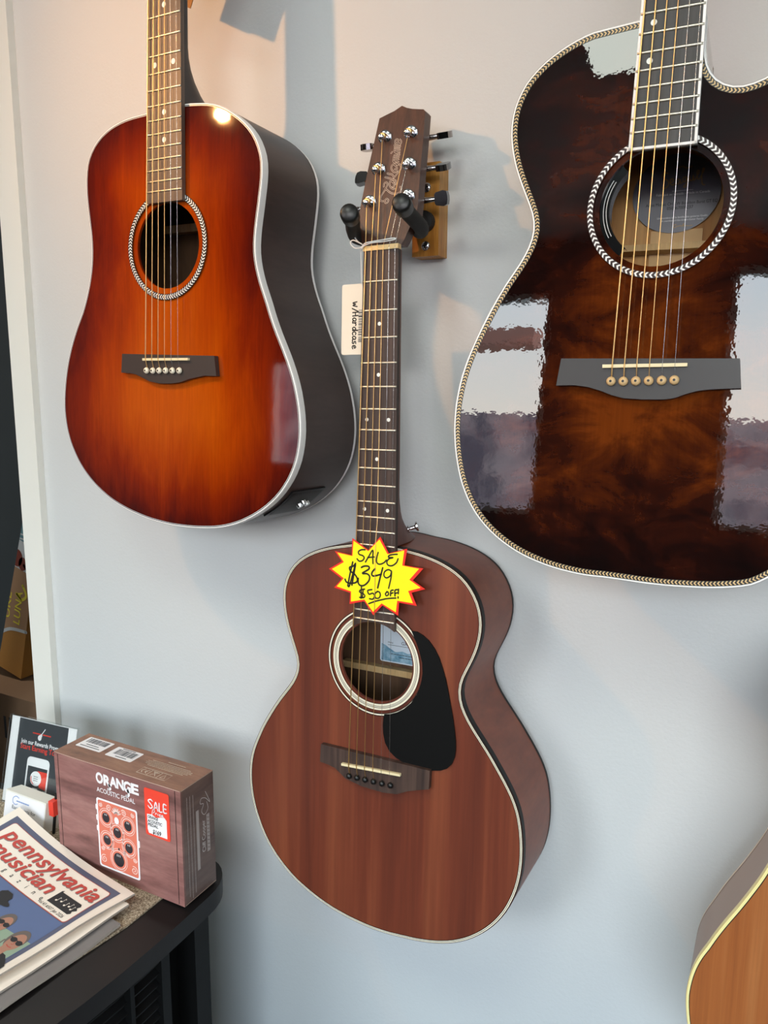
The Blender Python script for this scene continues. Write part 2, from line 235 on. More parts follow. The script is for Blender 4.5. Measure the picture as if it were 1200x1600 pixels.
STAR_T=[[(-9.5,-252.6),(-14.1,-252.1),(-17.8,-249.7),(-16.9,-246.7),(-12.2,-245.6),(-10.4,-243.2),(-12.7,-239.9),(-16.8,-239),(-19.5,-241.3)],[(-8.6,-238.8),(-4.7,-245.3),(0.3,-253),(0.5,-244.8),(1,-237.9)],[(-5.8,-244.2),(2.2,-245.5)],[(7.2,-251.1),(5.4,-244.3),(5.7,-239.7),(9.2,-238),(14.3,-240.1),(17.6,-243.5)],[(30.8,-251.3),(24.7,-250.4),(20.8,-248.8),(20.5,-246.8),(25.9,-247.1),(20.9,-245.3),(18.2,-241.5),(20,-238.1),(25,-238.1),(29.9,-241.7),(32,-246.4)],[(-21.4,-235.9),(-24.3,-232.5),(-29,-230.5),(-27.7,-226.4),(-21.8,-222.9),(-18.7,-218.1),(-20.4,-214.2),(-27.5,-212.4),(-32.9,-213.3),(-34.7,-216.3)],[(-25,-237.1),(-28.3,-223.3),(-31,-209.3)],[(-31,-209.3),(-28.6,-210.1),(-22,-233.3)],[(-21.4,-234.4),(-23.5,-222.7),(-25.7,-210.5)],[(-13.7,-232.1),(-9.7,-234),(-4.5,-234.1),(-4.4,-231),(-12.4,-225.5),(-6.6,-225.6),(-3.1,-222.9),(-4.1,-217.6),(-9.3,-212.4),(-14.5,-211.3),(-17.5,-214),(-17.6,-219.2)],[(3.6,-232.3),(0.3,-228.4),(-0.3,-225.3),(2.6,-224),(11.7,-227.1)],[(13.3,-234.4),(10.1,-222.3),(7.5,-211.2)],[(24,-232),(20.1,-233.1),(15.6,-230),(15.2,-225.4),(18.6,-223.7),(23,-226.8),(24.3,-231.5),(23.7,-223.8),(21.1,-212.3)],[(-9.2,-207.7),(-14.4,-206.1),(-15.5,-203.8),(-10.8,-202.3),(-8.7,-200),(-10.7,-197.7),(-15.4,-197.6)],[(-13.3,-210.4),(-13.6,-196.8)],[(-10.9,-207.5),(-11.9,-197.5)],[(0.1,-208.3),(-5.1,-206.6),(-3.3,-202.7),(1.3,-204.3),(3.7,-201.5),(1.5,-197.6),(-2.6,-197.6)],[(7.6,-207.1),(4.2,-204.1),(4.9,-199.6),(8.9,-199.6),(10.9,-202.9),(9.9,-206.4),(7,-207.1)],[(-3.6,-191.8),(4.4,-195.4),(19.1,-200.3),(30.3,-202.4)],[(19.5,-208),(17.3,-205.7),(18.5,-203.6),(21,-205.2),(20.7,-207.7),(18.9,-208.2)],[(23.6,-204.2),(24,-209.6),(26.8,-210.9)],[(23.7,-206.5),(26.6,-207.9)],[(29.2,-204.6),(29,-210.7),(31.8,-212)],[(29.1,-207.1),(31.5,-208.5)],[(33.4,-212.7),(33.1,-207.6)],[(33,-204.1),(33,-202.7)]]
LOGO_T=[[(11.5,-647),(13.1,-644.5),(12.5,-641.7),(10.2,-640),(5.9,-639.9),(0.6,-641.7),(-4.4,-645.5),(-6.5,-647.2)],[(-8.8,-649.8),(-8.7,-653.5),(-6.2,-654.1),(-4.6,-651.6),(-5.8,-648.5),(-6.4,-646.3),(-8.5,-643.1),(-10.9,-639.3),(-11.3,-635.3),(-9.2,-633.7),(-5.9,-633.6),(-3.7,-635.6),(-1.2,-633.9),(-1.8,-631.4),(-4.3,-631.1),(-5.1,-633.2)],[(4.7,-645.8),(1.8,-646.4),(-1.5,-649.7),(-2.3,-653.3),(-0.6,-654.8),(3,-652.1),(4,-649.1),(2.2,-648.1)],[(-1.9,-655),(4.6,-653.6),(5.7,-650.6)],[(-8.6,-660.2),(-0.9,-657.4),(5.1,-654.7)],[(-0.3,-662.3),(-4.9,-663.5),(-6.3,-664.2)],[(-0.3,-662.3),(2,-659.1)],[(2.2,-657.9),(5.9,-662.6),(9.2,-666.2),(9.4,-669.6),(7.1,-672.8)],[(5.6,-664.9),(1.9,-664.3),(-1.8,-668.2),(-2.3,-671.8),(0.1,-673.2),(3.6,-670.4),(4.7,-667.4),(2.1,-667.7)],[(-1.2,-673.4),(5.9,-672.1)],[(5.9,-672.1),(-1,-676.8),(5.5,-675.3)],[(-1,-676.8),(-0.8,-679.7),(5.4,-678.2)],[(-0.8,-679.7),(-0.8,-682.3),(5.4,-680.5)],[(-0.7,-683.7),(5.7,-682.8)],[(-4.9,-686.6),(-3.8,-687.6)],[(5.6,-684),(-0.5,-687.2),(5.6,-686)],[(-0.5,-687.2),(-1.3,-690.2),(5.6,-688.6)],[(-1.5,-692),(5,-690.7)],[(5.4,-692.7),(-1.1,-693.6),(-1.1,-696),(5.1,-694.4)],[(2,-696.7),(-1.3,-697.7),(-1.4,-701),(1.4,-700.8),(2.6,-696.6),(5.3,-695.6),(5.9,-697.8),(4.3,-700.4)]]
TAG_T=[[(-40.4,-528.3),(-38.2,-525.4),(-39.3,-524.6),(-35.5,-523),(-34.5,-526.1)],[(-41.9,-521),(-32.1,-516)],[(-40.7,-514.5),(-33.1,-513.3)],[(-41.2,-509),(-33.1,-508.7)],[(-37.2,-513.9),(-37.2,-508.7)],[(-39.5,-505.3),(-40,-503.5),(-37.3,-502.4),(-34,-503.7),(-34.1,-505.5),(-39.5,-505.3)],[(-39.5,-506.2),(-34.6,-502.3)],[(-38.8,-499.7),(-39.3,-497.5),(-33.4,-498.2)],[(-42,-493.9),(-33.8,-492.6)],[(-37.1,-493.2),(-34.9,-491.3),(-34.4,-494.1),(-38.2,-495.1),(-39.3,-492.8)],[(-40.8,-488.3),(-36.5,-489.1),(-33.7,-486.7),(-34.8,-484.8)],[(-40.2,-483.2),(-39.6,-481.3),(-36.4,-483),(-39.1,-484.1)],[(-41.2,-480.9),(-35.2,-480.2)],[(-40.6,-478.1),(-37.9,-477.5),(-36.8,-478.9),(-33.6,-477.9)],[(-38.9,-474.3),(-34.6,-475.6),(-40,-476.2),(-40.6,-474.4),(-36.7,-472.9),(-32.4,-473.7)]]
SEAG=[[(-6.5,-185.7),(-9.6,-186.8),(-11.3,-184.7),(-9.2,-181.3),(-5.9,-178.7),(-5.6,-174.8),(-8.5,-172.3),(-10.4,-173.3)],[(-4.3,-177),(-2,-177.6),(-1.5,-179.8),(-3.4,-180.4),(-3.9,-177),(-2.2,-174.9),(-0,-175.8)],[(3.8,-179.7),(1.6,-179.5),(1.4,-176.5),(3.4,-175.5),(4.6,-179.3),(5.2,-175.7),(6.7,-176.4)],[(9.7,-181.1),(7.5,-180.5),(7.4,-177.5),(9.3,-176.9),(10.4,-181),(11,-174),(9.7,-171.9),(8.1,-172.4),(10.2,-174.9),(12.2,-177)],[(12.6,-181.6),(13.3,-178),(15.5,-177.8),(15.9,-182),(16.6,-177.7),(18,-178.4)],[(18,-178.4),(20.5,-183.8),(20.3,-186.1),(19,-184.7),(19.9,-178.6),(21.7,-178.4)],[(21.7,-178.4),(24.2,-184.2),(25,-186.8),(23.9,-187.3),(23.3,-181.3),(24.3,-173.6),(26.6,-172.6)]]
# ------------------------------------------------------------------ room shell
YW = 0.868
def wall_paint():
    m = mat('wall_paint', '#cfd1d1', 0.55, spec=0.35); n = N(m)
    v = n.mapping((1, 1, 1)); h = n.noise(v, 260, 3, 0.6)
    h2 = n.noise(v, 45, 2, 0.5)
    n.bump(n.mix(0.35, h, h2), 0.35, 0.0012)
    return m
M_WALL = wall_paint()
M_TRIM = mat('white_trim_paint', '#eceae2', 0.35)
M_CEIL = mat('ceiling_paint', '#a2a29e', 0.9)
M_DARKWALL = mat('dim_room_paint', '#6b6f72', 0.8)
M_FLOOR = mat('floor_carpet', '#5d5650', 0.95); _n = N(M_FLOOR); _n.color(_n.ramp(_n.noise(None, 180, 4), [(0.3, '#4a443e'), (0.7, '#746b62')]))
M_FRONT = mat('shop_front_paint', '#262626', 0.8)
def bx(x0, x1, y0, y1, z0, z1): bm = bmesh.new(); box(bm, x0, x1, y0, y1, z0 + H0, z1 + H0); return bm
struct('wall_back', bx(-1.10, 2.2, YW, YW + 0.12, -1.45, 1.15), M_WALL)
struct('trim_1', bx(-1.128, -1.081, YW - 0.012, YW + 0.13, -1.45, 1.15), M_TRIM)
struct('floor', bx(-3.3, 2.2, -2.3, 3.2, -1.5, -1.45), M_FLOOR)
struct('ceiling', bx(-3.3, 2.2, -2.3, 3.2, 1.15, 1.2), M_CEIL)
struct('wall_right', bx(2.2, 2.3, -2.3, YW + 0.12, -1.45, 1.15), M_WALL)
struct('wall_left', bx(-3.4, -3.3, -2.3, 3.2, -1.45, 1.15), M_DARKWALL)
struct('wall_back_left', bx(-3.3, -2.25, YW, YW + 0.12, -1.45, 1.15), M_WALL)
bm = bmesh.new()
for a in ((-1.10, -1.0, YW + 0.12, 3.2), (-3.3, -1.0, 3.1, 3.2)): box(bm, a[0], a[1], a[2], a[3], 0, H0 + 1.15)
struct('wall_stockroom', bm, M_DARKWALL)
# shop front behind the viewer: three openings; pier between the big ones added as the viewer's dark reflection
bm = bmesh.new(); xs = -3.3
for (x0, x1, z0, z1) in sorted(WINDOWS):
    box(bm, xs, x0, -2.3, -2.2, 0, H0 + 1.15); box(bm, x0, x1, -2.3, -2.2, 0, H0 + z0); box(bm, x0, x1, -2.3, -2.2, H0 + z1, H0 + 1.15); xs = x1
box(bm, xs, 2.2, -2.3, -2.2, 0, H0 + 1.15)
struct('wall_front', bm, M_FRONT)
for i, (x0, x1, z0, z1) in enumerate(WINDOWS):
    bm = bmesh.new(); t = 0.025
    for a in ((x0, x0 + t, z0, z1), (x1 - t, x1, z0, z1), (x0, x1, z0, z0 + t), (x0, x1, z1 - t, z1)): box(bm, a[0], a[1], -2.28, -2.22, a[2] + H0, a[3] + H0)
    struct('window_%d' % (i + 1), bm, M_TRIM)
# the street outside
struct('pavement', bx(-14, 12, -14, -2.3, -1.6, -1.5), mat('pavement', '#b9b6ae', 0.9))
_mb = mat('far_facade', '#8d8791', 0.9); _q = N(_mb); _q.color(_q.ramp(_q.noise(None, 1.3, 3), [(0.35, '#5f5a66'), (0.6, '#a8979a')]))
struct('added_reflection_board', bx(-2.7, -1.22, -3.5, -3.3, 0.93, 1.03), mat('dusty_pink_board', '#c9907f', 0.9))  # unseen board added to give the right guitar a pink reflected band
struct('street_facade', bx(-14, 12, -14.5, -14, -1.6, 1.9), _mb)
# ------------------------------------------------------------------ guitars
def pose(X, Y, Z, yaw, lean, roll):
    m = (Matrix.Rotation(yaw, 3, 'Z') @ Matrix.Rotation(lean, 3, 'X') @ Matrix.Rotation(roll, 3, 'Y')).to_4x4()
    m.translation = Vector((X / 1000, Y / 1000, Z / 1000 + H0)); return m
def L3(u, v, w): return Vector((u / 1000, -w / 1000, -v / 1000))          # guitar millimetres -> local metres
def flat(w): return lambda u, v: L3(u, v, w)
def fretv(L, n): return L * (1 - 2 ** (-n / 12.0)) - L
def inset(P, d):
    n = len(P); out = []
    A = sum(P[i][0] * P[(i + 1) % n][1] - P[(i + 1) % n][0] * P[i][1] for i in range(n)); s = 1 if A > 0 else -1
    for i in range(n):
        a, b = P[i - 1], P[(i + 1) % n]; dx, dy = b[0] - a[0], b[1] - a[1]; l = math.hypot(dx, dy) or 1
        out.append((P[i][0] - s * dy / l * d, P[i][1] + s * dx / l * d))
    return out
def band(bm, P, d0, d1, w, mi=0):            # flat ring between two insets of an outline
    a, b = inset(P, d0), inset(P, d1); n = len(P)
    va = [bm.verts.new(L3(p[0], p[1], w)) for p in a]; vb = [bm.verts.new(L3(p[0], p[1], w)) for p in b]
    for i in range(n):
        f = bm.faces.new((va[i], va[(i + 1) % n], vb[(i + 1) % n], vb[i])); f.material_index = mi
def ring(bm, cx, cv, r0, r1, w, mi=0, n=96, a0=0, a1=360):
    full = abs(a1 - a0) >= 360; m = n if full else n + 1
    an = [R(a0 + (a1 - a0) * k / n) for k in range(m)]
    va = [bm.verts.new(L3(cx + r0 * math.cos(t), cv + r0 * math.sin(t), w)) for t in an]; vb = [bm.verts.new(L3(cx + r1 * math.cos(t), cv + r1 * math.sin(t), w)) for t in an]
    for i in range(m if full else m - 1):
        j = (i + 1) % m; f = bm.faces.new((va[i], va[j], vb[j], vb[i])); f.material_index = mi
def walls(bm, P, w0, w1, mi=0, out=0.0):     # strip around an outline; w0, w1 are numbers or functions of v
    P = inset(P, -out) if out else P; n = len(P); g = lambda q, v: q(v) if callable(q) else q
    va = [bm.verts.new(L3(p[0], p[1], g(w0, p[1]))) for p in P]; vb = [bm.verts.new(L3(p[0], p[1], g(w1, p[1]))) for p in P]
    for i in range(n):
        f = bm.faces.new((va[i], va[(i + 1) % n], vb[(i + 1) % n], vb[i])); f.material_index = mi
def slab(P, w0, w1, bev=0.0, seg=2):
    bm = bmesh.new(); n = len(P)
    a = [bm.verts.new(L3(p[0], p[1], w0)) for p in P]; b = [bm.verts.new(L3(p[0], p[1], w1)) for p in P]
    bm.faces.new(a); bm.faces.new(b)
    for i in range(n): bm.faces.new((a[i], a[(i + 1) % n], b[(i + 1) % n], b[i]))
    if bev: bevel(bm, bev / 1000, seg, 40)
    return bm
def chevrons(bm, path, wd, step, w, mi, closed=True, arm=0.42):   # herringbone along a polyline
    pts = list(path) + ([path[0]] if closed else []); s = [0.0]
    for a, b in zip(pts[:-1], pts[1:]): s.append(s[-1] + math.hypot(b[0] - a[0], b[1] - a[1]))
    n = int(s[-1] / step); k = 0
    def at(d):
        nonlocal k
        while k < len(s) - 2 and s[k + 1] < d: k += 1
        while k > 0 and s[k] > d: k -= 1
        t = (d - s[k]) / max(s[k + 1] - s[k], 1e-6); a, b = pts[k], pts[k + 1]; l = math.hypot(b[0] - a[0], b[1] - a[1]) or 1
        return a[0] + (b[0] - a[0]) * t, a[1] + (b[1] - a[1]) * t, (b[0] - a[0]) / l, (b[1] - a[1]) / l
    for i in range(n):
        d = i * s[-1] / n; x, y, tx, ty = at(d)
        nx, ny = -ty, tx; th = step * arm; back = wd * 0.42
        for sg in (-1, 1):
            q = [(0, 0), (th, 0), (th - back, sg * wd / 2), (-back, sg * wd / 2)]
            f = bm.faces.new([bm.verts.new(L3(x + tx * a + nx * b, y + ty * a + ny * b, w)) for a, b in q]); f.material_index = mi

M_BLACK = mat('black_plastic', '#121212', 0.35)
M_BLKBIND = mat('black_binding', '#0b0b0b', 0.5, spec=0.25)
M_BONE = mat('bone', '#e8d9ae', 0.4)
M_CREAM = mat('cream_plastic', '#e9e2cd', 0.35)
M_WHITE = mat('white_binding', '#f1f0ee', 0.3)
M_GREYBIND = mat('silver_grey_binding', '#c9c7c8', 0.3)
M_CHROME = mat('chrome', '#d9dadc', 0.12, metal=1.0)
M_FRETM = mat('nickel_fret_wire', '#efe9d8', 0.38, metal=1.0)
M_BRONZE = mat('bronze_string', '#f2c583', 0.38, metal=1.0)
M_STEEL = mat('steel_string', '#d8d8d6', 0.25, metal=1.0)
M_PEARL = mat('pearl_dot', '#eef0ea', 0.25)
M_INSIDE = wood('bare_wood_inside', '#8a6238', '#b98d57', '#cda470', (30, 30, 3), 0.7)
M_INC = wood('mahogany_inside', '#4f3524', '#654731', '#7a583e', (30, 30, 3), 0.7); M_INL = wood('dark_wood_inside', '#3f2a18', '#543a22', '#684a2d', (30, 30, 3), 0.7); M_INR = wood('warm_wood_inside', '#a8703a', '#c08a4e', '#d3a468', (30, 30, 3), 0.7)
M_BRACE = wood('spruce_brace', '#c49a64', '#d8b27c', '#e2c293', (40, 40, 8), 0.7)

def top_burst(name, stops, coat, crough, patch, bumpy, scale=(26, 26, 5)):
    m = mat(name, '#803010', 0.5, coat=coat, coat_rough=crough, spec=0.0); n = N(m)
    v = n.mapping(scale); f = n.noise(v, 1.0, 6, 0.65, 0.5)
    e = n.attr('edge')
    ad = n.t.nodes.new('ShaderNodeMath'); ad.operation = 'MULTIPLY_ADD'; n.link(f, ad.inputs[0]); ad.inputs[1].default_value = patch; n.link(e, ad.inputs[2])
    c = n.ramp(ad.outputs[0], stops)
    g = n.noise(n.mapping((420, 420, 16)), 1.0, 3, 0.6)
    c = n.mix(0.35, c, n.ramp(g, [(0.3, (0.45, 0.4, 0.35, 1)), (0.7, (1, 1, 1, 1))]), 'MULTIPLY')
    n.color(c)
    if bumpy: n.bump(n.noise(n.mapping((1, 1, 1)), 140, 2, 0.5), bumpy, 0.0004, coat=True)
    return m

def build_guitar(name, label, mw, o):
    """o: scale, out(line), hole (u, v, r), depth(v), joint fret, fingerboard widths and end, materials, parts list"""
    g = thing(name, label, 'guitar', mw)
    P = o['out']; hu, hv, hr = o['hole']; D = o['depth']; L = o['scale']; n = len(P); dome = 0.1
    # soundboard with its hole; 'edge' = distance to the rim in metres, for the sunburst finish
    bm = bmesh.new(); lay = bm.verts.layers.float.new('edge'); K = 26; rows = []
    Pi = P
    for k in range(K + 1):
        t = k / K; row = []
        for p in Pi:
            d = math.hypot(p[0] - hu, p[1] - hv); c = ((p[0] - hu) / d, (p[1] - hv) / d)
            r = hr + (d - hr) * t
            vtx = bm.verts.new(L3(hu + c[0] * r, hv + c[1] * r, 0.3 + dome * (1 - t ** 2)))
            row.append(vtx)
        rows.append(row)
    seg = [(P[i], P[(i + 1) % n]) for i in range(n)]
    for row in rows:
        for vtx in row:
            x, y = vtx.co.x * 1000, -vtx.co.z * 1000
            vtx[lay] = min(math.hypot(x - a[0], y - a[1]) for a, b in seg) / 1000
    inner = [bm.verts.new(v.co + Vector((0, 0.0035, 0))) for v in rows[0]]
    for v in inner: v[lay] = 0.05
    for a, b in zip([inner] + rows[:-1], rows):
        for i in range(n): bm.faces.new((a[i], a[(i + 1) % n], b[(i + 1) % n], b[i]))
    link('soundboard', bm, o['top'], g, smooth=True, angle=40)
    # sides, back, bare inside
    bm = bmesh.new(); walls(bm, P, -o.get('bind_d', 6.0), lambda v: -D(v) + 4.0); link('side', bm, o['side'], g, smooth=True, angle=60)
    bm = bmesh.new(); cen = bm.verts.new(L3(0, 0, -D(0) - 3)); mid = [bm.verts.new(L3(p[0] * 0.6, p[1] * 0.6, -D(p[1]) - 2.0)) for p in P]; rim = [bm.verts.new(L3(p[0], p[1], -D(p[1]))) for p in P]
    for i in range(n):
        j = (i + 1) % n; bm.faces.new((rim[i], rim[j], mid[j], mid[i])); bm.faces.new((mid[i], mid[j], cen))
    link('back', bm, o['side'], g, smooth=True)
    bm = bmesh.new(); Q = inset(P, 2.5)
    walls(bm, Q, -3.0, lambda v: -D(v) + 3.0)
    cen = bm.verts.new(L3(0, 0, -D(0) + 3)); rim = [bm.verts.new(L3(p[0], p[1], -D(p[1]) + 3.0)) for p in Q]
    for i in range(n): bm.faces.new((rim[i], rim[(i + 1) % n], cen))
    link('inside_lining', bm, o.get('inside', M_INSIDE), g)
    # bindings
    bm = bmesh.new(); lp = o.get('lip', 1.0); bd = o.get('bind_d', 6.0); loops = []
    for d, w in ((lp, 0.2), (lp, 0.52), (0.5, 0.5), (-0.05, 0.15), (-0.28, -0.6), (-0.3, -2.2), (-0.3, -bd * 0.6), (-0.3, -bd - 0.2)):
        loops.append([bm.verts.new(L3(p[0], p[1], w)) for p in inset(P, d)])
    for a, b in zip(loops[:-1], loops[1:]):
        for i in range(n): bm.faces.new((a[i], a[(i + 1) % n], b[(i + 1) % n], b[i]))
    link('front_binding', bm, o['bind'], g, smooth=True, angle=75)
    bm = bmesh.new(); walls(bm, P, lambda v: -D(v) + 4.2, lambda v: -D(v) - 0.3, out=0.25); band(bm, P, -0.25, 2.0, -D(0) - 0.3) if False else None
    link('back_binding', bm, o.get('bind_back', o['bind']), g, smooth=True, angle=40)
    for pn, items in o['purfling']:
        bm = bmesh.new(); ms = []
        for it in items:
            if it[0] == 'band':
                ms.append(it[4]); band(bm, P, it[1], it[2], it[3], len(ms) - 1)
            else:
                ms.append(it[4]); chevrons(bm, inset(P, it[1]), it[2], it[5], it[3], len(ms) - 1)
        link(pn, bm, ms, g)
    for pn, items in o['rosette']:
        bm = bmesh.new(); ms = []
        for it in items:
            ms.append(it[4])
            if it[0] == 'ring': ring(bm, hu, hv, it[1], it[2], it[3], len(ms) - 1)
            else: chevrons(bm, [(hu + it[1] * math.cos(2 * math.pi * k / 180), hv + it[1] * math.sin(2 * math.pi * k / 180)) for k in range(180)], it[2], it[5], it[3], len(ms) - 1)
        link(pn, bm, ms, g)
    # bridge, saddle, pins
    br = link('bridge', slab(o['bridge'], 1.2, 7.5, 1.6, 3), o['bridge_m'], g, smooth=True, angle=40)
    (su0, sv0), (su1, sv1) = o['saddle']
    bm = bmesh.new(); sd = Vector((su1 - su0, sv1 - sv0)).normalized(); sn = Vector((-sd.y, sd.x))
    Ps = [(su0 + sn.x * q, sv0 + sn.y * q) for q in (-1.4, 1.4)] + [(su1 + sn.x * q, sv1 + sn.y * q) for q in (1.4, -1.4)]
    bm.free(); link('saddle', slab(Ps, 5.0, 11.0, 0.9, 2), M_BONE, br, smooth=True, angle=40)
    for (pu, pv) in o['pins']:
        bm = bmesh.new()
        lathe(bm, [(2.2e-3, 0), (2.4e-3, 1.2e-3), (o['pin_r'] / 1000, 1.6e-3), (o['pin_r'] / 1000 * 1.05, 2.6e-3), (o['pin_r'] / 1000 * 0.8, 4.2e-3), (o['pin_r'] / 1000 * 0.35, 5.0e-3)], Matrix.Translation(L3(pu, pv, 7.2)) @ Matrix.Rotation(R(90), 4, 'X'), 16, 0)
        if o.get('pin_dot'): lathe(bm, [(1.1e-3, 0), (1.1e-3, 0.25e-3)], Matrix.Translation(L3(pu, pv, 12.15)) @ Matrix.Rotation(R(90), 4, 'X'), 12, 1)
        link('bridge_pin', bm, [o['pin_m'], M_BLACK], br, smooth=True, angle=50)
    # neck with its heel, fingerboard, frets, dots
    hw = lambda v: o['nut_hw'] + (o['end_hw'] - o['nut_hw']) * (v + L) / fretv(L, 20 + 0) if False else o['nut_hw'] + (o['end_hw'] - o['nut_hw']) * (v + L) / (fretv(L, 20) + L)
    vj = fretv(L, o['joint']); ve = o['fb_end']
    bm = bmesh.new(); secs = []; nv = 34
    for i in range(nv + 1):
        v = -L + (vj + L - 0.5) * i / nv
        s = max(0.0, 1 - (vj - v) / 75.0); d = 14 + 4 * i / nv + (o['heel'] - 20) * s ** 2.6
        h = hw(v) - 0.3
        secs.append([bm.verts.new(L3(h * math.cos(t) * (1 - 0.25 * s * math.sin(t)), v, 1.7 - d * math.sin(t) ** 0.8)) for t in [math.pi * k / 14 for k in range(15)]])
    for a, b in zip(secs[:-1], secs[1:]):
        for k in range(14): bm.faces.new((a[k], a[k + 1], b[k + 1], b[k]))
        bm.faces.new((a[0], b[0], b[14], a[14]))
    bm.faces.new(secs[0]); bm.faces.new(secs[-1])
    nk = link('neck', bm, o['neck_m'], g, smooth=True, angle=50)
    if o.get('end_arc'):
        rr = o['end_arc']; e = hw(ve); end = [(e * (1 - 2 * k / 12), hv - math.sqrt(max(rr * rr - (e * (1 - 2 * k / 12)) ** 2, 1))) for k in range(13)]
    else: end = [(hw(ve), ve), (-hw(ve), ve)]
    fb = link('fingerboard', slab([(-hw(-L), -L), (hw(-L), -L)] + end, 1.7, 7.5, 0.4, 1), o['fb_m'], g, smooth=True, angle=30)
    if o.get('fb_bind'):
        bm = bmesh.new(); q = 2.0
        for sg in (-1, 1):
            f_ = bm.faces.new([bm.verts.new(L3(sg * a, v, 7.62)) for a, v in ((hw(-L) + .1, -L), (hw(ve) + .1, ve + .1), (hw(ve) - q, ve + .1), (hw(-L) - q, -L))])
            f_ = bm.faces.new([bm.verts.new(L3(sg * (a + .12), v, w)) for a, v, w in ((hw(-L), -L, 7.62), (hw(ve), ve, 7.62), (hw(ve), ve, 2.0), (hw(-L), -L, 2.0))])
        bm.faces.new([bm.verts.new(L3(a, v, 7.62)) for a, v in ((-hw(ve), ve + .1), (hw(ve), ve + .1), (hw(ve), ve - q), (-hw(ve), ve - q))])
        bm.faces.new([bm.verts.new(L3(a, ve + .12, w)) for a, w in ((-hw(ve), 7.62), (hw(ve), 7.62), (hw(ve), 4.5), (-hw(ve), 4.5))])
        link('fingerboard_binding', bm, M_WHITE, fb)
    for k in range(1, o['frets'] + 1):
        v = fretv(L, k); h = hw(v) - 0.4; bm = bmesh.new()
        tube(bm, [L3(-h, v, 7.55), L3(-h * .9, v, 7.7), L3(h * .9, v, 7.7), L3(h, v, 7.55)], 0.0011, 8)
        link('fret', bm, M_FRETM, fb, smooth=True)
    for (u, v, r) in o['dots']:
        bm = bmesh.new(); f_ = bm.faces.new([bm.verts.new(L3(u + r[0] * math.cos(t), v + r[1] * math.sin(t), 7.6)) for t in [2 * math.pi * k / 18 for k in range(18)]])
        link('position_marker', bm, M_PEARL, fb)
    link('nut', slab([(-hw(-L) - .3, -L - 5), (hw(-L) + .3, -L - 5), (hw(-L) + .3, -L), (-hw(-L) - .3, -L)], 1.5, 9.0, 0.8, 2), o.get('nut_m', M_BONE), g, smooth=True, angle=40)
    # headstock
    ha = lambda v: 2 + 0.22 * (v + L + 2)
    hd = o['head']
    bm = bmesh.new(); a = [bm.verts.new(L3(p[0], p[1], ha(p[1]))) for p in hd]; b = [bm.verts.new(L3(p[0], p[1], ha(p[1]) - 15)) for p in hd]
    bm.faces.new(a); bm.faces.new(b)
    for i in range(len(hd)): bm.faces.new((a[i], a[(i + 1) % len(hd)], b[(i + 1) % len(hd)], b[i]))
    bevel(bm, 0.0008, 2, 50)
    link('headstock', bm, o['head_m'], g, smooth=True, angle=35)
    # strings
    nu = [(-hw(-L) + 3.2) + (2 * hw(-L) - 6.4) * k / 5 for k in range(6)]
    rad = (0.68, 0.55, 0.45, 0.36, 0.24, 0.18)
    for k in range(6):
        pu, pv = o['pins'][k]; t = (pu - su0) / (su1 - su0); sv = sv0 + (sv1 - sv0) * t; su = pu * 0.985
        bm = bmesh.new(); pts = []
        if o.get('posts'):
            qu, qv = o['posts'][k]; pts.append(L3(qu, qv + 3, ha(qv) + 6.5))
        pts += [L3(nu[k], -L - 2.5, 9.3), L3(nu[k], -L, 9.1)]
        pts += o.get('string_via', {}).get(k, [])
        pts += [L3(su, sv, 11.5), L3(pu, pv - 2.0, 8.0)]
        tube(bm, pts, rad[k] / 1000, 8)
        if o.get('posts'):
            qu, qv = o['posts'][k]; T = Matrix.Translation(L3(qu, qv, ha(qv) + 6.0)) @ Matrix.Rotation(R(90 + 12.4), 4, 'X')
            lathe(bm, [(3.2e-3, -1.6e-3), (3.9e-3, -1e-3), (3.9e-3, 1e-3), (3.2e-3, 1.6e-3)], T, 14)
        link('string', bm, M_BRONZE if k < 4 else M_STEEL, g, smooth=True, angle=60)
    return g, hw, ha

M_BUTTON = mat('dark_chrome_button', '#8d8b8b', 0.1, metal=1.0)
def tuner(g, u, v, ha, side, turn):
    w = ha(v); T = Matrix.Translation(L3(u, v, w)) @ Matrix.Rotation(R(90 + 12.4), 4, 'X')
    bm = bmesh.new()
    lathe(bm, [(8.0e-3, 0), (8.2e-3, 0.8e-3), (6.8e-3, 2.0e-3), (5.0e-3, 2.2e-3), (4.4e-3, 1.4e-3), (3.2e-3, 1.4e-3), (3.1e-3, 8e-3), (2.5e-3, 9e-3), (3.3e-3, 10.5e-3), (3.0e-3, 12.2e-3), (1.5e-3, 13e-3)], T, 24)
    # gear shaft behind the headstock
    tube(bm, [L3(u + side * 4, v, w - 19), L3(u + side * 24, v, w - 19)], [0.0035, 0.0026], 12)
    t = link('tuner', bm, M_CHROME, g, smooth=True, angle=50)
    x = u + side * 31; bm = bmesh.new()
    P = [(-7, -4.5), (-5.5, -6.5), (3, -8), (7, -6.5), (8, -2), (8, 2), (7, 6.5), (3, 8), (-5.5, 6.5), (-7, 4.5)]
    ct, st_ = math.cos(R(turn)), math.sin(R(turn)); rot = lambda p, q, d: L3(x + side * p, v + q * ct - d * st_, w - 19 + q * st_ + d * ct)
    a = [bm.verts.new(rot(p, q, 3.2)) for p, q in P]; b = [bm.verts.new(rot(p, q, -3.2)) for p, q in P]
    bm.faces.new(a); bm.faces.new(b)
    for i in range(len(P)): bm.faces.new((a[i], a[(i + 1) % len(P)], b[(i + 1) % len(P)], b[i]))
    bevel(bm, 0.0018, 3, 50); link('tuner_button', bm, M_BUTTON, t, smooth=True, angle=40)

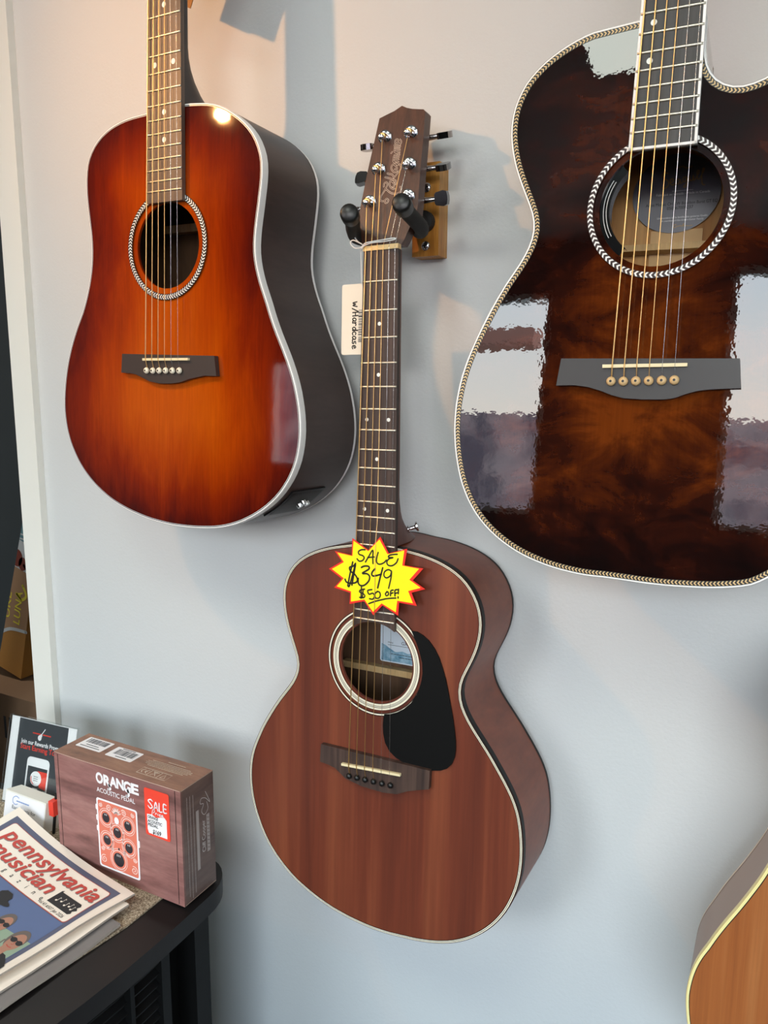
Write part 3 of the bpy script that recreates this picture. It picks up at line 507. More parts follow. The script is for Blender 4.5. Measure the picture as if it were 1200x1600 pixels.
GEN_HEAD = lambda L, hw: [(-hw, -L - 4), (-hw - 6, -L - 30), (-hw + 1, -L - 165), (-hw + 8, -L - 175), (hw - 8, -L - 175), (hw - 1, -L - 165), (hw + 6, -L - 30), (hw, -L - 4)]
md = lambda L, a, b: (fretv(L, a) + fretv(L, b)) / 2

# --- centre: small mahogany guitar
M_MAHTOP = wood('mahogany_top', '#4c2016', '#6f3320', '#8c4a2e', (19, 19, 0.7), 0.42, grain=0.3)
M_MAHSIDE = wood('mahogany_side', '#6a2d18', '#824026', '#965030', (5, 5, 18), 0.42, grain=0.3)
M_MAHNECK = wood('mahogany_neck', '#55291c', '#6b3828', '#7c4632', (40, 40, 3), 0.45)
M_ROSEW = wood('rosewood', '#2c1f1b', '#45332c', '#5d473c', (120, 120, 4), 0.5, grain=0.3)
M_ROSEH = wood('rosewood_veneer', '#3e261d', '#553629', '#6b4433', (90, 90, 2), 0.4, grain=0.3)
Lc = 578.0
PC = pose(-397.388, 743.520, -440.882, -0.00231929, -0.05540214, -0.0136337)
pinsC = [(-28.2, 18.7), (-17.6, 18.4), (-6.8, 18.2), (4.3, 17.9), (15.3, 17.5), (26.2, 17.1)]
postsC = [(-24.1, -633.3), (-17.8, -669.3), (-14.9, -705.1), (16.6, -705.2), (19.3, -669.7), (22.3, -634.5)]
gC, hwC, haC = build_guitar('acoustic_guitar', 'small reddish mahogany acoustic guitar with black pickguard and yellow sale star, hanging in the centre', PC, dict(
    scale=Lc, inside=M_INC, out=OUT_C, hole=(0.0, -121.5, 46.5), depth=lambda v: 103 + (v + 260) / 450 * 6, joint=14, nut_hw=21.0, end_hw=26.0, fb_end=-163, end_arc=48.0, heel=92,
    top=M_MAHTOP, side=M_MAHSIDE, bind=M_BLKBIND, bind_back=M_BLKBIND, lip=0.8, bind_d=8.0, neck_m=M_MAHNECK, fb_m=M_ROSEW, head_m=M_ROSEH, frets=21,
    purfling=[('purfling', [('band', 0.7, 4.0, 0.6, M_BLKBIND), ('band', 0.9, 1.9, 0.72, M_CREAM), ('band', 2.5, 3.3, 0.72, M_CREAM)])],
    rosette=[('rosette', [('ring', 48.6, 56.2, 2.2, M_BLACK), ('ring', 48.9, 51.0, 2.3, M_CREAM), ('ring', 51.5, 52.3, 2.3, M_CREAM), ('ring', 52.8, 53.4, 2.3, M_CREAM), ('ring', 53.9, 55.9, 2.3, M_CREAM)]),
             ('outer_rosette', [('ring', 59.6, 63.0, 2.2, M_BLACK), ('ring', 60.5, 62.1, 2.3, M_CREAM)])],
    bridge=BR_C, bridge_m=M_ROSEW, saddle=((-38.1, 6.1), (39.0, 1.5)), pins=pinsC, pin_r=3.4, pin_m=M_BLACK,
    dots=[(0, md(Lc, 2, 3), (2.1, 2.1)), (0, md(Lc, 4, 5), (2.1, 2.1)), (-13.5, md(Lc, 6, 7), (2.1, 2.1)), (13.5, md(Lc, 6, 7), (2.1, 2.1)), (0, md(Lc, 8, 9), (2.1, 2.1)), (-14.5, md(Lc, 11, 12), (2.1, 2.1)), (14.5, md(Lc, 11, 12), (2.1, 2.1))],
    nut_m=mat('bone_nut_warm_lit', '#ecc98c', 0.4), head=HEAD, posts=postsC, string_via={3: [L3(3.6, -285, 10.6), L3(4.0, -262, 14.6), L3(4.2, -185, 14.6), L3(4.2, -165, 11.6)]}))  # nut colour carries the warm lamplight falling on it
for k, (u, v) in enumerate(postsC): tuner(gC, u, v, haC, -1 if k < 3 else 1, (75, 20, 80, 68, 62, -14)[k])
bm = bmesh.new(); poly(bm, PICKG, flat(2.6)); n0 = len(PICKG)
va = [bm.verts.new(L3(p[0], p[1], 2.6)) for p in PICKG]; vb = [bm.verts.new(L3(p[0], p[1], 0.8)) for p in PICKG]
for i in range(n0): bm.faces.new((va[i], va[(i + 1) % n0], vb[(i + 1) % n0], vb[i]))
link('pickguard', bm, mat('pickguard_black', '#090909', 0.5, spec=0.2), gC)
# outlined script on the headstock
M_LOGO = mat('logo_cream', '#d9c3b0', 0.5); M_LOGOIN = mat('logo_brown', '#4a2d22', 0.5)
bm = bmesh.new()
hf = lambda up_: (lambda u, v: L3(u, v, haC(v) + up_))
for s_ in LOGO_T:
    ribbon(bm, s_, 1.75, hf(0.15), 0); ribbon(bm, s_, 0.85, hf(0.3), 1)
link('headstock_lettering', bm, [M_LOGO, M_LOGOIN], gC)
# strap button on the heel
bm = bmesh.new(); lathe(bm, [(4.5e-3, 0), (4.5e-3, 1e-3), (2.5e-3, 2.5e-3), (2.5e-3, 8e-3), (5.5e-3, 10e-3), (5.5e-3, 12e-3), (3e-3, 13e-3)], Matrix.Translation(L3(17.5, -272, -40)) @ Matrix.Rotation(R(70), 4, 'Y') @ Matrix.Rotation(R(-20), 4, 'X'), 18)
link('strap_button', bm, M_CHROME, gC, smooth=True, angle=50)
# inside: paper label and back brace
M_PAPER = mat('label_paper', '#dfe8f2', 0.7); M_BLUEINK = mat('label_blue_wash', '#6f9fb8', 0.7); M_INK = mat('printed_ink', '#34383f', 0.7)
_q = N(M_BLUEINK); _q.color(_q.ramp(_q.noise(None, 90, 4, 0.7), [(0.35, '#4f88a6'), (0.65, '#a9c9da')]))
bm = bmesh.new(); wb = -104.2 + 3
poly(bm, rrect(-46, 36, -152, -89.5, 3), flat(wb + 3.4), 0)
poly(bm, [(-44, -91), (34, -91), (34, -106), (28, -105), (20, -107), (10, -104.5), (2, -107), (-6, -104), (-14, -106), (-24, -104), (-33, -108), (-38, -111), (-44, -113)], flat(wb + 3.6), 1)
for dy in (0,): ribbon(bm, [(-35, -112.3), (30, -112.3)], 0.5, flat(wb + 3.7), 2, False)
text(bm, 'GX1', -16, -114.5, 6.0, flat(wb + 3.7), 2, align='LEFT'); text(bm, 'Model', -35, -114.5, 3.0, flat(wb + 3.7), 2, align='LEFT')
for yy, x0, x1 in ((-101, -30, 30), (-97.5, -18, 28)):
    for q in range(int((x1 - x0) / 4)): ribbon(bm, [(x0 + q * 4, yy), (x0 + q * 4 + 3, yy)], 0.8, flat(wb + 3.8), 2, False)
link('soundhole_label', bm, [M_PAPER, M_BLUEINK, M_INK], gC)
bm = bmesh.new(); box(bm, -0.098, 0.098, 0.090, 0.1015, 0.0755, 0.0835); bevel(bm, 0.002, 2); link('back_brace', bm, M_BRACE, gC)

# --- left: sunburst dreadnought
M_LTOP = top_burst('amber_sunburst_top', [(0.040, '#34100f'), (0.064, '#58150b'), (0.098, '#7c2307'), (0.138, '#9f3a05'), (0.185, '#b64f08')], 0.7, 0.035, 0.11, 0.03, (22, 22, 6))
M_LSIDE = wood('dark_stained_side', '#382b27', '#443430', '#4e3d37', (4, 4, 30), 0.38)
M_LNECK = mat('dark_neck', '#2c211d', 0.4)
M_LFB = wood('brown_fingerboard', '#4e4039', '#655449', '#776558', (120, 120, 5), 0.45)
M_LBR = mat('dark_bridge_wood', '#3a302c', 0.45)
Ll = 630.0
PL = pose(-665.640, 720.788, 25.155, -0.02561675, -0.03819028, 0.01537128)
dt = lambda L, a, b, u=0, r=(2.9, 3.1): (u, md(L, a, b), r)
gL, hwL, haL = build_guitar('acoustic_guitar', 'glossy orange sunburst acoustic guitar with white binding and dark brown sides, hanging at the left', PL, dict(
    scale=Ll, inside=M_INL, out=OUT_L, hole=(-2.0, -127.5, 48.6), depth=lambda v: 106 + (v + 280) / 484 * 14, joint=14, nut_hw=21.2, end_hw=27.0, fb_end=-175, heel=95,
    top=M_LTOP, side=M_LSIDE, bind=M_WHITE, lip=1.6, bind_d=9.0, neck_m=M_LNECK, fb_m=M_LFB, head_m=M_LNECK, frets=21,
    purfling=[('purfling', [('band', 1.5, 2.4, 0.5, M_BLACK), ('band', 2.4, 3.0, 0.5, M_GREYBIND)])],
    rosette=[('rosette', [('ring', 55.2, 62.2, 2.2, M_BLACK), ('chev', 58.7, 5.4, 2.35, M_WHITE, 3.6)])],
    bridge=BR_L, bridge_m=M_LBR, saddle=((-32.9, 4.4), (39.7, 3.4)), pins=[(-27.5, 17.4), (-17.1, 17.4), (-6.8, 17.2), (3.7, 17.0), (14.3, 16.9), (25.2, 16.7)], pin_r=3.7, pin_m=M_CREAM, pin_dot=True,
    dots=[dt(Ll, 2, 3), dt(Ll, 4, 5), dt(Ll, 6, 7), dt(Ll, 8, 9), dt(Ll, 11, 12, -14), dt(Ll, 11, 12, 14), dt(Ll, 14, 15), dt(Ll, 16, 17)],
    head=GEN_HEAD(Ll, 21.2)))
# control panel let into the lower side
def side_pt(P, s):
    i = int(s) % len(P); t = s - int(s); a, b = P[i], P[(i + 1) % len(P)]; return (a[0] + (b[0] - a[0]) * t, a[1] + (b[1] - a[1]) * t)
PO = inset(OUT_L, -0.6)
iA = min(range(len(PO)), key=lambda i: math.hypot(PO[i][0] - 167, PO[i][1] - 151)); iB = min(range(len(PO)), key=lambda i: math.hypot(PO[i][0] - 126, PO[i][1] - 182))
def on_side(lift):
    Q = inset(OUT_L, -lift)
    def f(a, w):                                # a 0..1 along the rim, w depth
        p = side_pt(Q, iA + (iB - iA) * a); return L3(p[0], p[1], w)
    return f
bm = bmesh.new()
for lift, x0, x1, y0, y1, mi in ((2.0, 0, 1, -20, -88, 0), (2.4, .05, .95, -24, -84, 1)):
    f = on_side(lift); P4 = [[bm.verts.new(f(x0 + (x1 - x0) * i / 10, y0 + (y1 - y0) * j / 6)) for j in range(7)] for i in range(11)]
    for i in range(10):
        for j in range(6): q = bm.faces.new((P4[i][j], P4[i + 1][j], P4[i + 1][j + 1], P4[i][j + 1])); q.material_index = mi
f0, f1 = on_side(2.0), on_side(0.0)
for e in ([(0, y) for y in (-20, -88)], [(1, y) for y in (-20, -88)]):
    bm.faces.new([bm.verts.new(x) for x in (f0(*e[0]), f0(*e[1]), f1(*e[1]), f1(*e[0]))])
for y in (-20, -88):
    for i in range(10): bm.faces.new([bm.verts.new(x) for x in (f0(i / 10, y), f0((i + 1) / 10, y), f1((i + 1) / 10, y), f1(i / 10, y))])
pan = link('control_panel', bm, [M_BLACK, mat('panel_dark_grey', '#23221f', 0.5)], gL)
bm = bmesh.new(); f = on_side(2.8)
for a, y in ((.42, -62), (.55, -62), (.48, -72)):
    ribbon(bm, [(a + .05 * math.cos(t), y + 4.5 * math.sin(t)) for t in [2 * math.pi * k / 10 for k in range(11)]], 0.9, lambda u, v: f(u, v), 0, False) if False else None
    p = f(a, y); tube(bm, [p, p + Vector((0.0022, 0, -0.0028))], [0.0042, 0.0036], 14)
link('panel_knob', bm, M_CHROME, pan, smooth=True, angle=40)
bm = bmesh.new(); box(bm, -0.10, 0.11, 0.095, 0.107, 0.166, 0.176); link('back_brace', bm, M_BRACE, gL)

# --- right: dark burst cutaway
M_RTOP = top_burst('dark_burst_top', [(0.12, '#110909'), (0.175, '#1c0b09'), (0.21, '#2e110a'), (0.245, '#471d0a'), (0.30, '#6b310e')], 1.0, 0.012, 0.30, 0.07, (17, 17, 27))
M_RSIDE = mat('dark_gloss_side', '#2a1714', 0.2, coat=1.0)
M_RFB = mat('ebony_grey_fingerboard', '#3b3939', 0.5); _q = N(M_RFB); _q.color(_q.ramp(_q.noise(_q.mapping((160, 160, 6)), 1.0, 3), [(0.3, '#333131'), (0.7, '#464444')]))
M_RBR = mat('grey_black_bridge', '#2f2c2c', 0.42)
M_TAN = mat('tan_herringbone', '#d8b982', 0.4)
Lr = 630.0
PR = pose(-113.053, 696.412, 14.995, 0.02793232, -0.08785539, 0.00589244)
gR, hwR, haR = build_guitar('acoustic_guitar', 'dark brown high-gloss cutaway guitar with herringbone edging, hanging at the right', PR, dict(
    scale=Lr, inside=M_INR, out=OUT_R, hole=(0.8, -128.8, 49.0), depth=lambda v: 98 + (v + 280) / 470 * 8, joint=14, nut_hw=20.2, end_hw=26.2, fb_end=-173.5, heel=88,
    top=M_RTOP, side=M_RSIDE, bind=M_WHITE, lip=1.7, neck_m=M_LNECK, fb_m=M_RFB, head_m=M_LNECK, frets=21, fb_bind=True,
    purfling=[('herringbone_purfling', [('band', 1.5, 6.2, 0.5, M_BLACK), ('chev', 4.1, 3.5, 0.7, M_TAN, 3.0)])],
    rosette=[('rosette', [('ring', 54.0, 59.0, 2.2, mat('rosette_brown', '#2c120e', 0.3, coat=1.0)), ('chev', 56.5, 4.4, 2.35, M_WHITE, 4.1)])],
    bridge=BR_R, bridge_m=M_RBR, saddle=((-33.9, 4.1), (33.9, 2.5)), pins=[(-26.1, 16.6), (-15.9, 16.5), (-5.7, 16.1), (4.6, 15.8), (14.9, 15.4), (24.8, 15.0)], pin_r=3.8, pin_m=mat('tan_pin', '#d5b483', 0.4), pin_dot=True,
    dots=[dt(Lr, 11, 12, -13, (2.5, 2.5)), dt(Lr, 14, 15, -14, (2.5, 2.5)), dt(Lr, 16, 17, -15, (2.5, 2.5))],
    head=GEN_HEAD(Lr, 20.2), nut_m=M_BONE))
# control strip along the left rim of the sound hole
bm = bmesh.new(); ring(bm, 0.8, -128.8, 41.0, 49.0, -1.5, 0, 30, 128, 228); ring(bm, 0.8, -128.8, 41.0, 41.0001, -1.5, 0, 30, 128, 228)
an = [R(128 + 100 * k / 30) for k in range(31)]
va = [bm.verts.new(L3(0.8 + 41 * math.cos(t), -128.8 + 41 * math.sin(t), -1.5)) for t in an]; vb = [bm.verts.new(L3(0.8 + 41 * math.cos(t), -128.8 + 41 * math.sin(t), -14)) for t in an]
for i in range(30): bm.faces.new((va[i], va[i + 1], vb[i + 1], vb[i]))
ring(bm, 0.8, -128.8, 43.2, 43.8, -1.3, 1, 24, 150, 212); ring(bm, 0.8, -128.8, 45.6, 46.2, -1.3, 1, 24, 150, 212)
link('soundhole_control', bm, [mat('control_black', '#0e0e0f', 0.12), mat('control_grey_line', '#b9b9b9', 0.3)], gR)
M_RLAB = mat('label_dark_metal', '#7d7d82', 0.35, metal=0.25)
M_GOLD = mat('label_gold', '#b3925f', 0.5); M_LW = mat('label_white', '#e6e6e6', 0.6); M_LK = mat('label_black', '#101010', 0.6)
bm = bmesh.new(); wl = -95.0
poly(bm, ell(2, -167, 39, 36, 48), flat(wl), 0)
for s_ in SEAG: ribbon(bm, s_, 1.0, flat(wl + 0.3), 1)
ribbon(bm, [(2, -190), (6, -191), (10, -189), (14, -190.5)], 0.9, flat(wl + 0.3), 1)
ribbon(bm, [(-1.4, -169.2), (16.6, -169.2)], 0.35, flat(wl + 0.3), 2, False)
text(bm, 'Fabriqué au Canada - Made in Canada', 8, -165.6, 3.0, flat(wl + 0.3), 2, width=47)
text(bm, 'Artist Mosaic CH CW Bourbon Burst GT EQ', 7.3, -156.4, 4.0, flat(wl + 0.3), 3, width=63)
text(bm, '050467000237', 6.5, -152.4, 4.0, flat(wl + 0.3), 3, width=23)
text(bm, 'Un membre de la famille des guitares Godin', 9, -144.3, 2.4, flat(wl + 0.3), 2, width=44)
text(bm, 'A member of the Godin Guitar Family', 9.5, -141.6, 2.4, flat(wl + 0.3), 2, width=37)
ribbon(bm, [(4.5, -138.5), (2.5, -138), (2.5, -135.8), (4.5, -136), (4.8, -137), (6.5, -136.8), (8, -137.4), (9.5, -136.5), (11, -139), (11, -136.5), (13, -137), (15, -136.6), (18.5, -136.9)], 0.6, flat(wl + 0.3), 1)
link('soundhole_label', bm, [M_RLAB, M_GOLD, M_LW, M_LK], gR)
bm = bmesh.new(); box(bm, -0.095, 0.095, 0.080, 0.098, 0.1125, 0.1185); bevel(bm, 0.0015, 2); link('back_brace', bm, M_BRACE, gR)
bm = bmesh.new(); box(bm, -0.018, 0.028, 0.0962, 0.0980, 0.05, 0.134); link('centre_strip', bm, mat('centre_strip_wood', '#d9b37e', 0.7), gR)

# --- lower right: natural brown guitar, only its upper left flank in the picture
rel = [(0, 0), (1.3, -16), (4.2, -30), (8.7, -43), (14.3, -55), (20.9, -70), (28.3, -85), (36.7, -101), (45, -118), (52.3, -134), (57.4, -147), (65, -168), (69.5, -188), (69, -207), (67, -228), (63, -252), (61, -276), (65, -302), (79, -330), (104, -350), (136, -359), (165, -361)]
low = [(1.5, 18), (5, 36), (12, 56), (23, 78), (40, 100), (64, 118), (98, 131), (140, 138)]
half = [(-190 + a, b + 15) for a, b in rel[::-1]] + [(-190 + a, b + 15) for a, b in low] 
OUT_G = half + [(0, 155)] + [(-a, b) for a, b in half[::-1]] + [(0, -347)]
OUT_G = [p[:2] for p in spline(OUT_G + [OUT_G[0]], 3)[:-1]]
M_GTOP = wood('natural_brown_top', '#8f4f26', '#a05c2d', '#aa6a3a', (70, 70, 2), 0.35, coat=0.3, coat_rough=0.25, grain=0.2)
M_GSIDE = mat('tan_grey_side', '#957e70', 0.4)
Lg = 630.0
PG = pose(147.0, 712.6, -560.2, 0.0, R(-3), 0.0)
build_guitar('acoustic_guitar', 'natural brown acoustic guitar with cream binding, cut off by the lower right corner', PG, dict(
    scale=Lg, out=OUT_G, hole=(0, -135, 49), depth=lambda v: 84, joint=14, nut_hw=21.5, end_hw=27, fb_end=-184, heel=70,
    top=M_GTOP, side=M_GSIDE, bind=mat('pale_yellow_binding', '#eadf9d', 0.35), bind_back=mat('pale_back_edge', '#cbb9a6', 0.4), lip=2.6, neck_m=M_MAHNECK, fb_m=M_ROSEW, head_m=M_MAHNECK, frets=20,
    purfling=[('purfling', [('band', 2.6, 3.3, 0.55, M_BLACK)])], rosette=[('rosette', [('ring', 54, 59, 2.2, M_CREAM)])],
    bridge=BR_C, bridge_m=M_ROSEW, saddle=((-36, 5), (37, 2)), pins=pinsC, pin_r=3.4, pin_m=M_CREAM, dots=[dt(Lg, 2, 3), dt(Lg, 4, 5), dt(Lg, 6, 7)], head=GEN_HEAD(Lg, 21.5)))
# ------------------------------------------------------------------ things on and around the guitars
# wall hanger of the centre guitar
M_OAK = wood('oiled_oak', '#a5661f', '#c48434', '#d8a052', (90, 30, 8), 0.4, grain=0.35)
M_FOAM = mat('black_foam', '#1d1c1b', 0.75)
hg = thing('guitar_hanger', 'wooden wall hanger with black foam yoke holding the centre guitar by its headstock', 'guitar hanger', Matrix.Translation((-0.388, 0.868, 0.18 + H0)))
def rel3(x, y, z): return Vector((x + 0.388, y - 0.868, z - 0.18))
bm = bmesh.new(); box(bm, -0.404 + .388, -0.371 + .388, -0.025, 0.0, 0.139 - .18, 0.240 - .18); bevel(bm, 0.0015, 2); link('wooden_block', bm, M_OAK, hg, smooth=True, angle=30)
bm = bmesh.new()
lathe(bm, [(11e-3, 0), (11.5e-3, 2e-3), (11.5e-3, 10e-3), (9e-3, 12e-3)], Matrix.Translation(rel3(-0.3865, 0.843, 0.176)) @ Matrix.Rotation(R(90), 4, 'X'), 20); link('collar', bm, M_FOAM, hg, smooth=True, angle=50)
for nm, pts in (('yoke_arm', [(-0.3865, 0.835, 0.176), (-0.392, 0.818, 0.168), (-0.412, 0.812, 0.160), (-0.438, 0.806, 0.156), (-0.4475, 0.792, 0.1565), (-0.440, 0.770, 0.159), (-0.425, 0.741, 0.163), (-0.4142, 0.716, 0.1656)]),
                ('yoke_arm', [(-0.3865, 0.835, 0.176), (-0.385, 0.822, 0.168), (-0.382, 0.812, 0.162), (-0.374, 0.802, 0.159), (-0.3665, 0.786, 0.1595), (-0.363, 0.762, 0.163), (-0.360, 0.736, 0.167), (-0.3554, 0.716, 0.1702)])):
    bm = bmesh.new(); P = spline([tuple(rel3(*p)) for p in pts], 5); n = len(P)
    tube(bm, P, [0.0068 + 0.0012 * min(1, i / (n * 0.4)) for i in range(n)], 16)
    a = link(nm, bm, M_FOAM, hg, smooth=True, angle=60)
    bm = bmesh.new(); e = Vector(P[-1]); d = (Vector(P[-1]) - Vector(P[-4])).normalized()
    M = Matrix.Translation(e - d * 0.016) @ d.to_track_quat('Z', 'Y').to_matrix().to_4x4()
    lathe(bm, [(8.3e-3, 0), (9.6e-3, 1e-3), (9.8e-3, 14e-3), (9.2e-3, 17e-3), (7.5e-3, 18.4e-3)], M, 22); link('end_cap', bm, M_BLACK, a, smooth=True, angle=50)
for (x, z) in ((-0.3867, 0.1503), (-0.3862, 0.2134)):
    bm = bmesh.new(); T = Matrix.Translation(rel3(x, 0.8425, z)) @ Matrix.Rotation(R(90), 4, 'X')
    lathe(bm, [(5.2e-3, 0), (5.2e-3, 0.8e-3), (3.8e-3, 2.2e-3), (1.0e-3, 2.8e-3)], T, 18, 0)
    box(bm, -0.0030, 0.0030, -0.0006, 0.0006, 0.0024, 0.0030, 1, T); box(bm, -0.0006, 0.0006, -0.0030, 0.0030, 0.0024, 0.0030, 1, T)
    link('screw', bm, [M_CHROME, M_BLACK], hg, smooth=True, angle=40)

# yellow sale star tucked under one string
M_RED = mat('sale_red', '#ef2a1c', 0.45); M_YEL = mat('sale_yellow', '#ffee00', 0.45); M_PEN = mat('black_marker', '#17130d', 0.5)
bm = bmesh.new(); Sm = STAR; cx = sum(p[0] for p in Sm) / len(Sm); cv = sum(p[1] for p in Sm) / len(Sm); ns = len(Sm)
poly(bm, Sm, flat(13.6), 0); poly(bm, Sm, flat(13.0), 0)
va = [bm.verts.new(L3(p[0], p[1], 13.6)) for p in Sm]; vb = [bm.verts.new(L3(p[0], p[1], 13.0)) for p in Sm]
for i in range(ns): bm.faces.new((va[i], va[(i + 1) % ns], vb[(i + 1) % ns], vb[i]))
star = link('sale_star', bm, M_RED); star.matrix_world = PC
tag(star, 'yellow starburst sale card with red edge, tucked under a string of the centre guitar', 'price sign')
bm = bmesh.new(); IN = []
for i, p in enumerate(Sm):
    k = 0.925 if math.hypot(p[0] - cx, p[1] - cv) > 42 else 0.945
    IN.append((cx + (p[0] - cx) * k - 0.6, cv + (p[1] - cv) * k - 0.5))
poly(bm, IN, flat(13.75), 0); link('yellow_face', bm, M_YEL, star)
bm = bmesh.new()
for i, s_ in enumerate(STAR_T): ribbon(bm, s_, 1.7 if i < 5 else (2.0 if i < 12 else 1.7), flat(13.9), 0)
link('handwriting', bm, M_PEN, star)

# price tag on a white string
HW = {'w': [[(0, 7), (1.5, 0), (3.5, 5), (5, 0), (7, 7.5)]], '/': [[(0, -1), (5, 10)]], 'H': [[(0, 9), (0.5, 0)], [(5, 9.5), (5.5, 0)], [(0, 4.5), (5.5, 5)]],
      'a': [[(4.5, 5), (2, 6), (0, 3), (1.5, 0), (4, 2), (4.6, 5.5), (4.4, 1), (6, 0)]], 'r': [[(0, 6), (0.5, 0)], [(0.5, 3.5), (2.5, 6), (4.5, 5.2)]], 'd': [[(4.2, 4.5), (2, 5.5), (0, 2.5), (1.8, 0), (4, 2), (5, 10), (4.8, 0)]],
      'c': [[(4.5, 5), (2.2, 6), (0, 3), (2, 0), (4.8, 1)]], 's': [[(4.2, 6), (1.2, 5.4), (1.5, 3.2), (4, 2.4), (3, 0), (0, 0.6)]], 'e': [[(0.3, 2.8), (4, 3.6), (3, 6), (0.6, 4.5), (0.8, 0.8), (3, 0), (5, 1)]]}
WH = []; _x = -527.0
for ch in 'w/Hardcase':
    for s_ in HW[ch]: WH.append([(-39.8 + q * 0.74, _x + p * 0.74) for p, q in s_])
    _x += {'w': 7.0, '/': 4.2, 'H': 6.3}.get(ch, 5.0)
M_CARD = mat('cream_card', '#e9e0cf', 0.6); M_CORD = mat('white_cotton', '#efeeea', 0.8)
bm = bmesh.new(); TP = [(p[0], p[1]) for p in rrect(-54.0, -23.0, -546.5, -469.3, 2.5)]
poly(bm, TP, flat(-3.4)); poly(bm, TP, flat(-3.9)); m_ = len(TP)
va = [bm.verts.new(L3(p[0], p[1], -3.4)) for p in TP]; vb = [bm.verts.new(L3(p[0], p[1], -3.9)) for p in TP]
for i in range(m_): bm.faces.new((va[i], va[(i + 1) % m_], vb[(i + 1) % m_], vb[i]))
tg_ = link('price_tag', bm, M_CARD); tg_.matrix_world = PC
tag(tg_, 'cream card tag with handwriting on a white string beside the neck of the centre guitar', 'price tag')
bm = bmesh.new()
for s_ in WH: ribbon(bm, s_, 1.35, flat(-3.2))
link('handwriting', bm, M_PEN, tg_)
bm = bmesh.new(); v = -518.0
for q in range(24):
    h_ = random.choice((0.5, 0.5, 0.9, 1.3)); ribbon(bm, [(-32.0, v), (-25, v)], h_, flat(-3.2), 0, False); v += h_ + random.choice((0.5, 0.9, 1.2))
    if v > -483: break
link('barcode', bm, M_INK, tg_)
bm = bmesh.new()
loop = [(-26.1, -539.0, -3), (-25.8, -548.0, 2), (-25.6, -565.9, 4), (-24.6, -579.2, 7), (-21.5, -580.5, 10.5), (-17.9, -583.2, 11.4), (-7.6, -585.4, 11.4), (4.6, -585.4, 11.4), (14.6, -586, 11.4), (19.1, -587, 11), (16.6, -588, 11), (4.5, -587.2, 11.8), (-7.6, -586.5, 11.8), (-16.9, -585.6, 11.5), (-20.5, -583.2, 11), (-23.1, -581.5, 10.5), (-30.4, -581.8, 10), (-35.7, -585.7, 9), (-37.4, -589.4, 8), (-34.2, -590.9, 8), (-28.4, -588.6, 9.5), (-21.0, -584.9, 11.5)]
tube(bm, [L3(*p) for p in spline(loop, 4)], 0.0007, 6)
up_ = [(-21.0, -584.5, 10.5), (-28.0, -588.8, 8), (-32.3, -594.0, 8), (-34.7, -600, 7), (-35.5, -607, 6), (-37.5, -613, 2), (-36.6, -619, -10)]
tube(bm, [L3(*p) for p in spline(up_, 4)], 0.0007, 6)
link('tag_string', bm, M_CORD, tg_, smooth=True)

# brown card tags hanging behind the neck of the left guitar, only their lowest corner in view
def W3(x, y, z): return Vector((x, y, z + H0))
bm = bmesh.new()
def card(p0, p1, h, y, t=0.0012):
    d = Vector((p1[0] - p0[0], p1[1] - p0[1])); nrm = Vector((-d.y, d.x)).normalized() * h
    q = [p0, p1, (p1[0] + nrm.x, p1[1] + nrm.y), (p0[0] + nrm.x, p0[1] + nrm.y)]
    a = [bm.verts.new(W3(x, y, z)) for x, z in q]; b = [bm.verts.new(W3(x, y + t, z)) for x, z in q]
    bm.faces.new(a); bm.faces.new(b)
    for i in range(4): bm.faces.new((a[i], a[(i + 1) % 4], b[(i + 1) % 4], b[i]))
card((-0.7411, 0.4641), (-0.7004, 0.4425), 0.10, 0.780); card((-0.7000, 0.4448), (-0.6679, 0.4289), 0.11, 0.7815)
bm.verts.ensure_lookup_table()
tube(bm, [W3(-0.668, 0.781, 0.545), W3(-0.655, 0.775, 0.62), W3(-0.650, 0.765, 0.668)], 0.0008, 6)
kt = link('card_tag', bm, mat('kraft_card', '#b07a3c', 0.6)); tag(kt, 'brown card tag behind the neck of the orange guitar, at the top edge', 'price tag')

# ------------------------------------------------------------------ black cabinet with louvred side
M_CAB = mat('black_cabinet', '#231f1e', 0.5, spec=0.25); _q = N(M_CAB); _q.color(_q.ramp(_q.noise(None, 9, 3), [(0.3, '#131112'), (0.7, '#1d1816')]))
M_CABEDGE = mat('black_cabinet_edge', '#101011', 0.55, spec=0.2); M_LOUV = mat('black_louvre', '#0c0c0c', 0.6, spec=0.2)
ZT = -0.649
def cab_path(ins):
    pts = []
    x1 = -0.6035 - ins; yb = 0.752 - ins
    for k in range(13):
        y = 0.10 + (0.690 - 0.10) * k / 12; pts.append((x1 - 0.42 * (y - 0.60) ** 2 * (1 if y < 0.60 else 0.5), y))
    for k in range(1, 9):
        a = R(90 * k / 8); r = 0.052; pts.append((x1 - 0.0017 - r + r * math.cos(a), 0.690 + (yb - 0.690) * math.sin(a)))
    pts += [(-1.16 + ins, yb), (-1.16 + ins, 0.10)]
    return pts
def prism(bm, P, z0, z1, mi=0):
    a = [bm.verts.new(W3(p[0], p[1], z0)) for p in P]; b = [bm.verts.new(W3(p[0], p[1], z1)) for p in P]
    bm.faces.new(a); bm.faces.new(b)
    for i in range(len(P)): bm.faces.new((a[i], a[(i + 1) % len(P)], b[(i + 1) % len(P)], b[i]))
cab = thing('cabinet', 'black wooden cabinet with louvred side and rounded corner, lower left by the wall', 'cabinet')
bm = bmesh.new(); prism(bm, cab_path(0), ZT - 0.026, ZT); bevel(bm, 0.004, 3, 50); link('cabinet_top', bm, M_CAB, cab, smooth=True, angle=35)
bm = bmesh.new(); prism(bm, cab_path(0.045), -1.40, ZT - 0.0255); link('cabinet_body', bm, M_LOUV, cab, smooth=True, angle=35)
